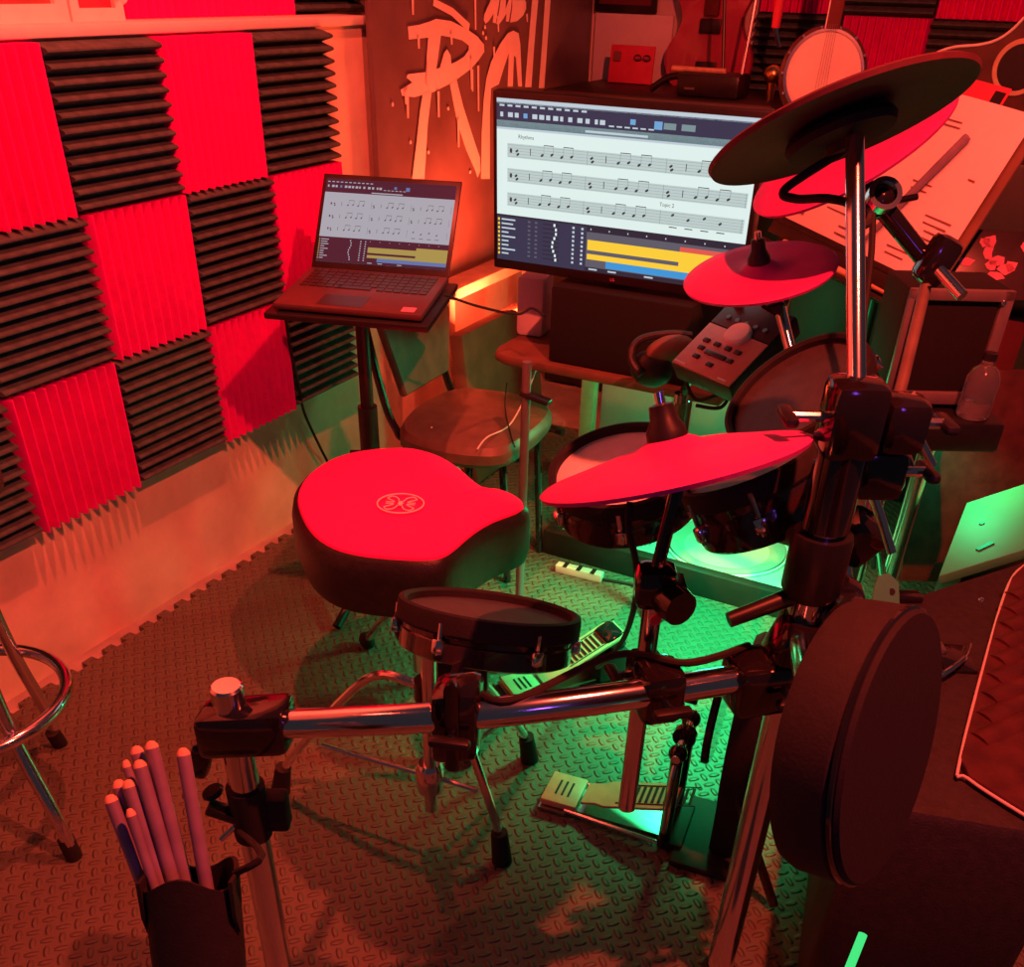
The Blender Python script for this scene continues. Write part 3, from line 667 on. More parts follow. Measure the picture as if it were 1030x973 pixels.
for sg in (-1, 1):
    g = G().tube([V((kp0.x, kp0.y, .25)) + kd * .03 + ks * sg * .08, V((kp0.x, kp0.y, .012)) + kd * .16 + ks * sg * .13], .009, 10); link('support_leg', g, 'gloss', t)
# ================================================================== stick bag, sticks and clamp
bag_top, bag_bot = D(190, 868, .98), D(205, 1010, 1.02)
ax = (bag_top - bag_bot).normalized(); bx, by, bz = frame(ax)
sd = (RT - ax * RT.dot(ax)).normalized(); bk = ax.cross(sd)
t = thing('stick_bag', 'black drumstick pouch hanging at the left post, cut by the bottom edge', 'stick bag', bag_bot)
g = G(); n = 28; rings = []
for (h, k, jag) in ((0, .9, 0), (.0, 1.0, 0), (.06, 1.05, 0), (.12, 1.06, 0), (.150, 1.08, 1)):
    rings.append([bag_bot + ax * (h + (.010 * math.sin(3 * a) if jag else 0)) + (sd * math.cos(a) * .046 + bk * math.sin(a) * .034) * k for a in [2 * PI * i / n for i in range(n)]])
inner = [[q + (bag_bot + ax * (q - bag_bot).dot(ax) - q) * .10 for q in rings[-1]]]; inner.append([q - ax * .09 for q in inner[0]])
rings += inner; vs = [q for r in rings for q in r]
fs = [(i * n + k, i * n + (k + 1) % n, (i + 1) * n + (k + 1) % n, (i + 1) * n + k) for i in range(len(rings) - 1) for k in range(n)] + [tuple(range(n))[::-1]]
g.add(vs, fs); link('pouch', g, 'rubber', t)
for sg in (-1, 1):
    g = G().prism([(-.014, 0), (.016, 0), (.012, -.045), (0, -.062), (-.010, -.04)], bag_bot + ax * .152 + sd * sg * .046 - bk * .012, sd.cross(ax).normalized() if False else bk, ax, .004); link('side_flap', g, 'rubber', t)
hk = V((LP.x, LP.y, .40)); g = G().tube([bag_bot + ax * .150 + sd * .046, bag_bot + ax * .17 + sd * .075, hk - vx * .022], .004, 8, sub=4); link('hanging_strap', g, 'rubber', t)
sticks = [(111, 803, -.030, .0, 'leftmost and lowest stick in the pouch'), (119, 788, -.024, .012, 'stick just right of the leftmost one, slightly taller'), (127, 768, -.012, .020, 'thin stick at the back of the pouch, second row'),
          (137, 754, -.002, .020, 'tall pale stick behind the tallest one'), (152, 749, .008, .006, 'tallest stick, in the middle of the pouch'), (129, 788, -.012, -.002, 'short stick with its tip at the front of the pouch'),
          (140, 768, .0, -.004, 'stick with a darker tip, just left of the tallest one'), (184, 756, .028, .0, 'lone stick at the right side of the pouch'), (131, 817, -.014, -.018, 'lowest nosed stick lying across the front of the bunch')]
for i, (px, py, a, b_, lab) in enumerate(sticks):
    foot = bag_bot + ax * .035 + sd * a * .8 + bk * b_ * .8; tipp = D(px, py, .985 + b_ * .9)
    dr = (tipp - foot); Ls = dr.length; dr.normalize(); r = .0072 if i not in (2, 8) else .0052
    t = thing('drumstick', 'grey lilac drumstick, ' + lab, 'drumstick', foot, 'drumsticks in the pouch')
    g = G().lathe([(0, 0), (r * .6, .004), (r, .02), (r, Ls - .005), (r * .97, Ls - .004)], foot, dr, 16); sh = link('shaft', g, 'stick', t)
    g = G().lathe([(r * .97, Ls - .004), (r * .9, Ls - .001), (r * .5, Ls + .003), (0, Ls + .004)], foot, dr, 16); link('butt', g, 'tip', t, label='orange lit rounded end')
cl = V((LP.x, LP.y, zs(LP, 815)))
t = thing('spring_clamp', 'black lever clamp gripping the left post above the drumsticks', 'clamp', cl)
Dl = (cl - EYE).dot(FW)
g = G().tube([cl + V((0, 0, -.045)), cl + V((0, 0, .045))], .026, 18); link('sleeve', g, 'rubber', t)
g = G().box(D(278, 815, Dl + .01), (.035, .03, .06), basis(vx, vy, Z), bev=.006); link('jaw_block', g, 'rubber', t)
g = G().box(D(228, 818, Dl - .01), (.055, .022, .016), basis(vx, vy, Z) @ Matrix.Rotation(.45, 3, 'Y'), bev=.004); link('lever', g, 'gloss', t)
g = G().lathe([(0, -.004), (.014, -.004), (.016, 0), (.014, .004), (0, .004)], D(214, 797, Dl - .01), vx * -.4 + Z, 18); link('lever_pad', g, 'gloss', t)
g = G().tube([D(222, 845, Dl), D(240, 828, Dl)], .004, 8); link('lever_link', g, 'chrome', t)
# ================================================================== screens
def text_geo(s, size, o, x, y, lift=.0006):
    cu = bpy.data.curves.new('t', 'FONT'); cu.body = s; cu.size = size; cu.resolution_u = 2
    ob = bpy.data.objects.new('t', cu); C.objects.link(ob); bpy.context.view_layer.update()
    me = bpy.data.meshes.new_from_object(ob.evaluated_get(bpy.context.evaluated_depsgraph_get()))
    n = x.cross(y); vs = [o + x * v.co.x + y * v.co.y + n * lift for v in me.vertices]; fs = [list(p.vertices) for p in me.polygons]
    bpy.data.objects.remove(ob); bpy.data.meshes.remove(me); return vs, fs
def daw(t, c, x, y, w, h, laptop=False):
    """screen picture as flat coloured shapes on the panel; u to the right, v downwards, both 0..1"""
    names = ['lwhite', 'ldark', 'lbar', 'lyellow', 'lblue', 'lnote', 'lwhite', 'lwhite', 'lbar', 'lbar', 'lyellow', 'lwhite', 'lblue'] if laptop else ['white', 'navy', 'dark', 'yellow', 'blue', 'note', 'staff', 'light', 'mid', 'grey', 'pink', 'white', 'sel']
    WH, NV, DK, YL, BL, NT, ST, LI, MD, GR, PK, W2, SL = range(13)
    n = x.cross(y); g = G(); lay = [0]
    def pt(u, v, k): return c + x * (u - .5) * w + y * (.5 - v) * h + n * (.0004 + k * .00012)
    def R(u0, v0, u1, v1, m, k=1): g.quad(pt(u0, v1, k), pt(u1, v1, k), pt(u1, v0, k), pt(u0, v0, k), m)
    R(0, 0, 1, 1, WH, 0); R(0, 0, 1, .03, LI if not laptop else DK); R(0, .022, 1, .165, NV if not laptop else BL if False else DK)
    if not laptop: R(0, .125, 1, .165, GR); R(0, .165, 1, .178, LI)
    R(.36, .142, .60, .155, LI, 2)
    rnd = random.Random(3)
    u = .012
    for k in range(11): R(u, .034, u + .02, .045, LI, 2); u += .033
    u = .015
    for k in range(14):
        ww = rnd.choice((.012, .016, .02)); R(u, .078, u + ww, .105, SL if k == 3 else LI, 2); u += ww + rnd.choice((.008, .012, .02))
    R(.53, .06, .55, .09, SL, 2); R(.62, .06, .65, .105, SL, 2); R(.655, .065, .70, .1, GR, 2); R(.72, .065, .77, .1, GR, 2)
    for k in range(6): R(.45 + k * .03, .104, .47 + k * .03, .112, LI, 2)
    def head(u, v, s=.0065): g.add([pt(u + s * 1.0 * math.cos(a) , v - s * 1.5 * math.sin(a + .5), 3) for a in [2 * PI * q / 8 for q in range(8)]], [tuple(range(8))], NT)
    for row, v in enumerate((.30, .45, .60)):
        R(.045, v - .042, .985, v + .042, ST, 1)
        for q in range(5): R(.045, v - .034 + q * .017, .985, v - .0325 + q * .017, GR if not laptop else ST, 2)
        R(.055, v - .012, .065, v + .014, NT, 3)
        for mz in range(3):
            u0 = .085 + mz * .305 - row * .003
            R(u0 + .287, v - .042, u0 + .2885, v + .042, GR if not laptop else NT, 3)
            if row == 2 and mz == 2:
                for q in range(4): head(u0 + .03 + q * .06, v - .02 + .02 * (q % 2)); R(u0 + .02 + q * .06, v + .05, u0 + .05 + q * .06, v + .056, NT, 3)
                continue
            head(u0, v); head(u0 + .004, v + .02); R(u0 + .055, v - .022, u0 + .058, v + .02, NT, 3)
            for a in (.105, .185):
                head(u0 + a, v + .012); head(u0 + a + .04, v + .004); R(u0 + a + .006, v - .05, u0 + a + .046, v - .045, NT, 3)
                R(u0 + a + .006, v - .05, u0 + a + .0075, v + .012, GR if not laptop else NT, 2); R(u0 + a + .045, v - .05, u0 + a + .0465, v + .004, GR if not laptop else NT, 2)
    R(0, .70, .385, 1, NV if not laptop else DK, 1); R(.385, .70, 1, 1, MD if not laptop else DK, 1); R(0, .70, 1, .712, DK, 2)
    for k in range(9):
        v = .725 + k * .028; R(.004, v, .012, v + .016, YL, 2); R(.02, v + .002, .02 + rnd.choice((.03, .05, .06)), v + .012, LI, 2)
        for q in range(2): R(.135 + q * .03, v, .146 + q * .03, v + .012, MD, 2)
        R(.20, v + .003, .27, v + .011, DK, 2); R(.245 + .008 * math.sin(k), v - .002, .253 + .008 * math.sin(k), v + .016, WH, 3); R(.325, v, .334, v + .014, LI, 2); R(.362, v, .371, v + .014, LI, 2)
    R(.385, .712, 1, .745, DK, 2)
    for k in range(8): R(.40 + k * .075, .722, .404 + k * .075, .732, LI, 3)
    R(.39, .795, .76, .86, YL, 2); R(.76, .795, 1, .935, YL, 2); R(.76, .765, 1, .795, PK, 2); R(.39, .885, .76, .92, YL, 2); R(.47, .92, 1, .965, BL, 3)
    R(.385, .97, 1, 1, DK, 4)
    for q in (.40, .48, .63): R(q, .978, q + .035, .988, LI, 5)
    if not laptop:
        for s, u, v, z in (('Rhythms', .09, .225, .011), ('Topic 2', .665, .535, .011)):
            vs, fs = text_geo(s, z, pt(u, v, 4), x, y, 0); g.add(vs, fs, NT)
    return link('screen', g, ['sc_' + q for q in names], t, smooth=False, recalc=False)
# ---- monitor
mc_ = V((-.8786, 2.1907, .9827)); mx = V((.9998, .0216, 0)); my = V((.0009, -.0415, .9991)).normalized(); mx = (mx - my * mx.dot(my)).normalized(); mn = mx.cross(my)
w, h = .598, .336
BOXT = mc_.z - h / 2 - .022
mon = thing('monitor', 'large black computer monitor showing music notation and coloured audio tracks', 'monitor', V((mc_.x, mc_.y + .06, BOXT - .01)))
g = G().box(mc_ - mn * .021 - my * .004, (w + .022, h + .036, .04), basis(mx, my, mn), bev=.004); link('housing', g, 'black', mon)
daw(mon, mc_, mx, my, w, h)
vs, fs = text_geo('LG', .010, mc_ - my * (h / 2 + .014) - mx * .005, mx, my, .0012); g = G().add(vs, fs); link('maker_mark', g, 'pink', mon, smooth=False)
g = G().box(V((mc_.x, mc_.y + .075, BOXT + .06)), (.06, .03, .20), bev=.006); link('neck', g, 'black', mon)
DZ = .60
# ---- desk and the black box under the monitor
dl, dr_ = P(508, 350, DZ), P(700, 352, DZ)
bxl, bxr = WY(553, 330, 2.17), WY(695, 330, 2.17)
g = G().box(((bxl.x + bxr.x) / 2, 2.29, (DZ + BOXT - .012) / 2), (bxr.x - bxl.x, .25, BOXT - .012 - DZ), bev=.008)
o = link('equipment_box', g, 'grille'); tag(o, 'plain black box on the desk directly under the monitor', 'box')
desk = thing('desk', 'low wooden desk with pale square legs under the monitor', 'desk', (-.85, 2.4, 0))
dx0, dx1 = dl.x - .02, bxr.x + .10
poly = [(dx0 + .05, 2.145), (dx1, 2.145), (dx1, 2.78), (dx0, 2.78), (dx0, 2.20), (dx0 + .012, 2.165)]
g = G().prism(poly, (0, 0, DZ - .022), V((1, 0, 0)), V((0, 1, 0)), .022, .004); link('desktop', g, 'brown', desk)
q = WY(592, 410, 2.74)
for (lx_, sz) in ((q.x, .045), (dx1 - .04, .045)):
    g = G().box((lx_, 2.74, (DZ - .022) / 2), (sz, .036, DZ - .022), bev=.003); lg = link('leg', g, 'alum', desk)
    g = G().box((lx_, 2.85, .012), (sz, .22, .024), bev=.003); link('floor_bar', g, 'alum', lg)
    g = G().box((lx_, 2.50, DZ - .034), (sz, .5, .024), bev=.003); link('top_bar', g, 'alum', lg)
q = WY(528, 430, 1.97); ztop = zs(q, 364)
t = thing('upright_pole', 'thin upright pole in front of the brown chair seat, behind the red drum seat', 'pole', (q.x, q.y, 0))
g = G().tube([(q.x, q.y, .01), (q.x, q.y, ztop)], .011, 14); link('pole', g, 'trim', t)
g = G().lathe([(0, 0), (.03, 0), (.03, .006), (.016, .014), (0, .014)], (q.x, q.y, 0), Z, 24); link('foot', g, 'black', t)
zb_ = zs(q, 398); g = G().box((q.x + .025, q.y, zb_), (.075, .026, .012), Matrix.Rotation(.15, 3, 'Y'), bev=.003); link('cable_bracket', g, 'black', t)
q0 = WY(541, 320, 2.36); g = G().box((q0.x - .01, 2.36, DZ + .075), (.075, .09, .15), rotZ(.15), bev=.012); o = link('paper_bag', g, 'paper'); tag(o, 'small upright pale packet on the left corner of the desk', 'packet')
# wheels / tubs under the desk
q = P(612, 440, .1); g = G().box((q.x + .06, 3.14, .14), (.26, .24, .28), bev=.02); o = link('storage_crate', g, 'greenboard'); tag(o, 'pale storage crate on the floor under the desk', 'crate')
g = G().box((q.x + .40, 3.14, .20), (.30, .22, .40), bev=.015); o = link('storage_crate', g, 'greenboard'); tag(o, 'taller crate under the right half of the desk below the sound module', 'crate')
# ---- laptop on its stand
lc = V((-1.391, 2.034, .895)); lx = V((.9613, .2756, 0)).normalized(); ly = V((-.1626, .567, .8075)).normalized(); ly = (ly - lx * ly.dot(lx)).normalized(); ln = lx.cross(ly)
lw, lh = .324, .2025
lap = thing('laptop', 'open laptop showing the same notation, on a black stand by the foam wall', 'laptop', lc - ly * .11 + V((0, -.1, -.02)))
g = G().box(lc - ln * .004 - ly * .004, (lw + .012, lh + .022, .006), basis(lx, ly, ln), bev=.002); lid = link('lid', g, 'black', lap)
daw(lap, lc - ly * .002, lx, ly, lw - .008, lh - .006, True)
hb = lc - ly * (lh / 2 + .014); hd_ = V((lx.y, -lx.x, 0)); hd_ = V((hd_.x, hd_.y, -.10)).normalized(); hn_ = lx.cross(-hd_).normalized()
if hn_.z < 0: hn_ = -hn_
bc_ = hb + hd_ * .118 - hn_ * .006
g = G().box(bc_, (lw + .014, .236, .015), basis(lx, -hd_, hn_), bev=.005); ba_ = link('base', g, 'laptop', lap)
for r in range(6):
    for k in range(15):
        if r == 5 and 4 < k < 9:
            continue
        q = bc_ + hn_ * .0085 - hd_ * (.095 - r * .0185) + lx * ((k - 7) * .0200)
        kk = G().box(q, (.0165, .0150, .002), basis(lx, -hd_, hn_)); link('key', kk, 'moduledark', ba_, smooth=False)
kk = G().box(bc_ + hn_ * .0085 - hd_ * (.095 - 5 * .0185) + lx * -.02, (.075, .0150, .002), basis(lx, -hd_, hn_)); link('space_bar', kk, 'moduledark', ba_)
kk = G().box(bc_ + hn_ * .0076 + hd_ * .075 - lx * .02, (.105, .062, .0008), basis(lx, -hd_, hn_)); link('touchpad', kk, 'moduledark', ba_)
kk = G().box(bc_ + hn_ * .0078 + hd_ * .095 + lx * .135, (.03, .024, .0008), basis(lx, -hd_, hn_)); link('sticker', kk, 'pink', ba_)
st = V((bc_.x - .01, bc_.y, 0))
lst = thing('laptop_stand', 'black tray stand on a single pole holding the laptop', 'stand', st)
g = G().box(bc_ - hn_ * .018, (lw + .05, .265, .014), basis(lx, -hd_, hn_), bev=.003); link('tray', g, 'black', lst)
tz = (bc_ - hn_ * .02).z
g = G().tube([st + V((0, 0, .05)), V((st.x, st.y, tz - .01))], .016, 14); link('pole', g, 'black', lst)
g = G().tube([st + V((0, 0, .33)), st + V((0, 0, .52))], .024, 14); link('sleeve', g, 'black', lst)
g = G().tube([st + V((0, 0, .40)) + RT * -.05, st + V((0, 0, .40)) + RT * .03], .008, 8); link('locking_knob', g, 'black', lst)
for k in range(3):
    a = .6 + 2 * PI * k / 3; d = V((math.cos(a), math.sin(a), 0)); g = G().tube([st + V((0, 0, .12)), st + d * .22 + V((0, 0, .012))], .012, 10); link('leg', g, 'black', lst)
# ---- chair
CZ = .44
cp = [P(a, b_, CZ) for a, b_ in ((402, 432), (412, 412), (448, 392), (478, 389), (530, 397), (554, 408), (550, 422), (528, 440), (505, 452), (468, 452), (425, 444))]
cs = spline(cp, 3, True); cc = sum(cp, V()) / len(cp)
ch = thing('side_chair', 'chair with a worn brown seat and black tube frame, standing under the laptop', 'chair', (cc.x, cc.y, 0))
N = len(cs); g = G()
def ring(k, z): return [V((cc.x + (p.x - cc.x) * k, cc.y + (p.y - cc.y) * k, z)) for p in cs]
rings = [ring(.3, CZ + .012), ring(.75, CZ + .008), ring(.94, CZ), ring(1, CZ - .016), ring(1, CZ - .04), ring(.95, CZ - .052)]
vs = [q for r in rings for q in r]; g.add(vs, [tuple(range(N))] + [(i * N + k, i * N + (k + 1) % N, (i + 1) * N + (k + 1) % N, (i + 1) * N + k) for i in range(5) for k in range(N)] + [tuple(5 * N + k for k in range(N))]); link('seat', g, 'seatv', ch)
bx_ = min(p.x for p in cp) - .06
bq = [VX(a, b_, bx_) for a, b_ in ((396, 398), (376, 318), (380, 306), (440, 300), (446, 308), (440, 372))]
bo = sum(bq, V()) / 6; yv = V((0, 1, 0)); zv = V((-.12, 0, 1)).normalized()
poly = [((q - bo).y, (q - bo).z) for q in bq]; g = G().prism(poly, bo, yv, zv, .025, .006); link('backrest', g, 'seatv', ch)
ylo, yhi = min(q.y for q in bq), max(q.y for q in bq)
for yy in (ylo + .01, yhi - .02):
    g = G().tube([V((bx_ - .05, yy, .72)), V((bx_ + .0, yy, .50)), V((bx_ + .04, yy, .40)), V((bx_ + .10, yy, .375)), V((cc.x + .16, yy + (.04 if yy == ylo + .01 else -.04), .375))], .0105, 10, sub=6); link('side_tube', g, 'gloss', ch)
xs = [p.x for p in cp]; yss = [p.y for p in cp]
for (a, b_) in ((cc.x - .13, ylo + .02), (cc.x - .13, yhi - .03), (cc.x + .08, ylo + .06), (cc.x + .08, yhi - .07)):
    s2 = 1 if a > cc.x else -1
    g = G().tube([V((a, b_, .385)), V((a + s2 * .012, b_, .30)), V((a + s2 * .03, b_, .0))], .0105, 10, sub=4); link('leg', g, 'gloss', ch)
# ---- wooden side table by the wall
sa, sb_ = VX(441, 288, -1.72), VX(500, 256, -1.72)
stb = thing('side_table', 'narrow pale wooden shelf table along the wall below the banner', 'table', (-1.74, (sa.y + sb_.y) / 2, 0))
g = G().box((-1.705, sa.y + .33, sa.z - .02), (.10, .66, .035), bev=.004); link('table_top', g, 'wood', stb)
for yy in (sa.y + .03, sa.y + .62):
    g = G().box((-1.705, yy, (sa.z - .038) / 2), (.04, .035, sa.z - .038), bev=.003); link('leg', g, 'wood', stb)
q = VX(490, 345, -1.50); g = G().box((-1.5, q.y + .1, .24), (.05, .5, .48), Matrix.Rotation(-.12, 3, 'Y'), bev=.006); o = link('leaning_case', g, 'brown'); tag(o, 'flat brown case leaning between the chair and the desk', 'case')
# ---- floor loudspeaker lying face up
SZ = .075
a0, a1 = P(546, 533, SZ), P(757, 590, SZ)
sx_ = (a1 - a0); sL = sx_.length; sx_.normalize(); sy_ = V((-sx_.y, sx_.x, 0)); 
spk = thing('floor_speaker', 'wide dark edged loudspeaker lying face up on the mat, lit green', 'loudspeaker', a0 + sx_ * sL / 2 + sy_ * .22 - V((0, 0, SZ)))
oS = a0 + V((0, 0, -SZ)); sL += .14; dep = .40
for (u0, u1, v0, v1) in ((0, sL, 0, .035), (0, sL, dep - .035, dep), (0, .035, .035, dep - .035), (sL - .035, sL, .035, dep - .035)):
    g = G().box(oS + sx_ * (u0 + u1) / 2 + sy_ * (v0 + v1) / 2 + V((0, 0, SZ / 2)), (u1 - u0, v1 - v0, SZ), basis(sx_, sy_, Z), bev=.004); link('frame_side', g, 'strip', spk)
g = G().box(oS + sx_ * sL / 2 + sy_ * dep / 2 + V((0, 0, SZ * .42)), (sL - .06, dep - .06, SZ * .8), basis(sx_, sy_, Z)); link('baffle', g, 'baffle', spk)
bz = SZ * .82 + .001
hp_ = oS + sx_ * .14 + sy_ * .14 + V((0, 0, bz))
g = G().box(hp_ + V((0, 0, .012)), (.17, .15, .02), basis(sx_, sy_, Z), bev=.004); link('horn_plate', g, 'mesh_white', spk)
g = G().box(hp_ - sy_ * .085 + V((0, 0, .010)), (.18, .012, .02), basis(sx_, sy_, Z), bev=.002); link('horn_edge', g, 'strip', spk)
cq = oS + sx_ * (sL * .64) + sy_ * .20 + V((0, 0, bz))
g = G().lathe([(.165, 0), (.165, .004), (.155, .006), (.14, .004), (.09, -.02), (.05, -.03), (0, -.028)], cq + V((0, 0, .004)), Z, 56); link('woofer_cone', g, 'cone', spk)
g = G().tube([cq + (sx_ * math.cos(a) + sy_ * math.sin(a)) * .172 + V((0, 0, .004)) for a in [2 * PI * k / 64 for k in range(64)]], .0035, 6, closed=True); link('woofer_ring', g, 'mesh_white', spk)
pq = oS + sx_ * .27 + sy_ * .10 + V((0, 0, bz)); g = G().lathe([(0, .002), (.032, .002), (.034, 0)], pq, Z, 24); pg = link('port_grille', g, 'greenboard', spk)
for i in range(-3, 4):
    for j in range(-3, 4):
        if i * i + j * j < 11: g = G().lathe([(0, .0026), (.0026, .0026), (.003, .002)], pq + sx_ * i * .0085 + sy_ * j * .0085, Z, 8); link('port_hole', g, 'strip', pg)
# little strip light on the mat
l0, l1 = P(560, 570, .012), P(606, 581, .012); d = (l1 - l0).normalized()
t = thing('strip_light', 'short pale strip box lying on the mat in front of the floor speaker', 'light strip', (l0 + l1) / 2 - V((0, 0, .012)))
g = G().box((l0 + l1) / 2, ((l1 - l0).length, .028, .024), basis(d, V((-d.y, d.x, 0)), Z), bev=.003); link('body', g, 'paper', t)
for k in (.2, .5, .8):
    g = G().box(l0 + (l1 - l0) * k + V((0, 0, .0125)), (.012, .029, .002), basis(d, V((-d.y, d.x, 0)), Z)); link('band', g, 'strip', t)
# ---- sound module
k_ = .815
mo = EYE + (V((-.6305, 2.4149, .6506)) - EYE) * k_; ax_, ay_ = V((.9061, -.4216, -.0361)).normalized(), V((.3699, .7477, .5515)); ay_ = (ay_ - ax_ * ay_.dot(ax_)).normalized(); an_ = ax_.cross(ay_)
mw, mh = .2 * k_, .25 * k_; mB = basis(ax_, ay_, an_)
md = thing('sound_module', 'tilted drum sound module with a round silver dial and small buttons, below the monitor', 'drum module', mo)
g = G().box(mo - an_ * .024, (mw, mh, .045), mB, bev=.005); link('case', g, 'moduledark', md)
g = G().box(mo - ay_ * mh * .20, (mw * .97, mh * .57, .004), mB, bev=.001); fp = link('face_plate', g, 'module', md)
g = G().box(mo + ay_ * mh * .29, (mw * .97, mh * .38, .003), mB, bev=.001); dp = link('display_panel', g, 'moduledark', md)
g = G().lathe([(.0, .013), (.024, .013), (.027, .010), (.028, .001)], mo + ay_ * mh * .06 + ax_ * mw * .03, an_, 32); link('dial', g, 'paper', md)
for (a, b_) in ((-.30, -.12), (-.12, -.12), (.06, -.12), (.22, -.12), (-.28, -.22), (.22, -.24), (-.24, -.33), (.02, -.36)):
    g = G().box(mo + ax_ * mw * a + ay_ * mh * b_ + an_ * .003, (.016, .010, .005), mB, bev=.0015); link('button', g, 'moduledark', fp)
g = G().box(mo + ax_ * mw * -.02 + ay_ * mh * -.24 + an_ * .003, (.055, .011, .005), mB, bev=.0015); link('wide_button', g, 'moduledark', fp)
for k in range(5):
    g = G().lathe([(0, .006), (.005, .006), (.006, 0)], mo + ax_ * mw * (-.3 + k * .15) + ay_ * mh * .21, an_, 14); link('small_knob', g, 'steel', dp)
g = G().lathe([(0, .012), (.009, .012), (.0105, 0)], mo - ax_ * mw * .33 + ay_ * mh * .38, an_, 18); link('volume_knob', g, 'steel', dp)
for a, ww in ((-.38, .03), (.33, .022)):
    g = G().box(mo + ax_ * mw * a - ay_ * mh * .455 + an_ * .0024, (ww, .0045, .0006), mB); link('marking', g, 'paper', fp)
mp_ = P(657, 620, 0)
t = thing('module_stand', 'single upright pole with a small round foot, holding the sound module from below', 'stand', mp_)
g = G().tube([mp_ + V((0, 0, .01)), V((mp_.x, mp_.y, .60))], .0135, 14); link('pole', g, 'brown', t)
g = G().lathe([(0, 0), (.035, 0), (.035, .006), (.022, .012), (.022, .06), (.014, .064), (0, .064)], mp_, Z, 22); link('round_foot', g, 'black', t)
g = G().lathe([(.0135, .585), (.018, .585), (.018, .605), (0, .607)], mp_, Z, 16); link('top_ring', g, 'chrome', t)
g = G().tube([V((mp_.x, mp_.y, .59)), V((mp_.x + .03, mp_.y - .03, .66)), mo - an_ * .047], .010, 10, sub=5); link('arm', g, 'gloss', t)
# small cymbal's arm
q1 = D(782, 300, 1.70); q2 = D(800, 372, 1.72)
g = G().tube([sc_ - sn * .01, q1], .007, 10); link('cymbal_tilter', g, 'gloss', rack)
g = G().ball(q1, (.022, .02, .02), 14); link('ball_joint', g, 'gloss', rack)
g = G().box(D(776, 305, 1.69), (.035, .03, .03), basis(vx, vy, Z) @ Matrix.Rotation(.5, 3, 'Y'), bev=.006); link('tilter_clamp', g, 'gloss', rack)
g = G().tube([q1, q2, V((rear.x - .02, rear.y - .02, rear_top - .06))], .0105, 12); link('cymbal_arm', g, 'chrome', rack)
# headphones on the desk
hq = D(668, 352, 2.10)
t = thing('headphones', 'dark over-ear headphones beside the sound module, on the desk edge', 'headphones', hq)
g = G().ball(hq + RT * .012, (.055, .032, .030), 20, R=basis((RT + UP * .25).normalized(), FW, (UP - RT * .25).normalized())); link('ear_cup', g, 'brown', t)
g = G().tube([hq + RT * -.05 + UP * -.055, hq + RT * -.072 + UP * -.02, hq + RT * -.055 + UP * .02, hq + RT * .01 + UP * .034, hq + RT * .06 + UP * .03], .009, 10, sub=6); link('headband', g, 'leather', t)
g = G().ball(hq + RT * -.025 + UP * -.035 + FW * .02, (.05, .03, .04), 18); link('ear_cup', g, 'black', t)
# ---- music stand with sheets
ms = V((-.3575, 2.5967, 1.0176)); X_ = V((.7846, -.6141, -.0848)).normalized(); Y_ = V((.3109, .2715, .9108)); Y_ = (Y_ - X_ * Y_.dot(X_)).normalized(); N_ = X_.cross(Y_); B_m = basis(X_, Y_, N_)
mst = thing('music_stand', 'dark music stand with a wide desk, behind the cymbals at right', 'music stand', (ms.x, ms.y + .12, 0))
g = G().box(ms - N_ * .006, (.56, .36, .008), B_m, bev=.003); link('desk_plate', g, 'brown', mst)
g = G().box(ms - Y_ * .195 + N_ * .02, (.56, .045, .010), B_m, bev=.003); link('lip', g, 'strip', mst)
g = G().box(ms - Y_ * .182 + N_ * .012, (.56, .010, .03), B_m, bev=.002); link('ledge', g, 'strip', mst)
g = G().box(ms - Y_ * .238 + N_ * .028, (.50, .010, .06), B_m, bev=.002); link('lower_ledge', g, 'strip', mst)
g = G().box(ms - Y_ * .216 + N_ * .002, (.50, .06, .008), B_m, bev=.002); link('lower_plate', g, 'strip', mst)
pb_ = V((ms.x, ms.y + .10, 0)); g = G().tube([pb_ + V((0, 0, .05)), pb_ + V((0, 0, .86)), ms - N_ * .012], .013, 12); link('pole', g, 'black', mst)
for k in range(3):
    a = .55 + 2 * PI * k / 3; g = G().tube([pb_ + V((0, 0, .16)), pb_ + V((math.cos(a) * .26, math.sin(a) * .26, .012))], .009, 8); link('leg', g, 'black', mst)
def sheet(label, u0, u1, v0, v1, lift, lines, rz=0, extra=None):
    c = ms + X_ * (u0 + u1) / 2 + Y_ * (v0 + v1) / 2 + N_ * lift
    t = thing('music_sheet', label, 'sheet of paper', c - Y_ * (v1 - v0) / 2, 'papers on the music stand')
    xx = X_ * math.cos(rz) + Y_ * math.sin(rz); yy = Y_ * math.cos(rz) - X_ * math.sin(rz)
    g = G(); n_ = 6
    vs = []
    for i in range(n_ + 1):
        f = i / n_ - .5
        for j in (0, 1): vs.append(c + xx * f * (u1 - u0) + yy * (j - .5) * (v1 - v0) + N_ * (.004 * (1 - (2 * f) ** 2)))
    g.add(vs, [(2 * i, 2 * i + 2, 2 * i + 3, 2 * i + 1) for i in range(n_)]); link('page', g, 'paper', t, recalc=False)
    for (a, b_, L_) in lines:
        g = G().box(c + xx * (a - .5) * (u1 - u0) + yy * (b_ - .5) * (v1 - v0) + N_ * .0052, (L_, .0028, .0005), basis(xx, yy, N_)); link('printed_line', g, 'ink', t, smooth=False)
    if extra:
        a, b_, ww, hh2 = extra; g = G().box(c + xx * (a - .5) * (u1 - u0) + yy * (b_ - .5) * (v1 - v0) + N_ * .005, (ww, hh2, .0006), basis(xx, yy, N_)); link('printed_picture', g, 'photo', t)
    return t
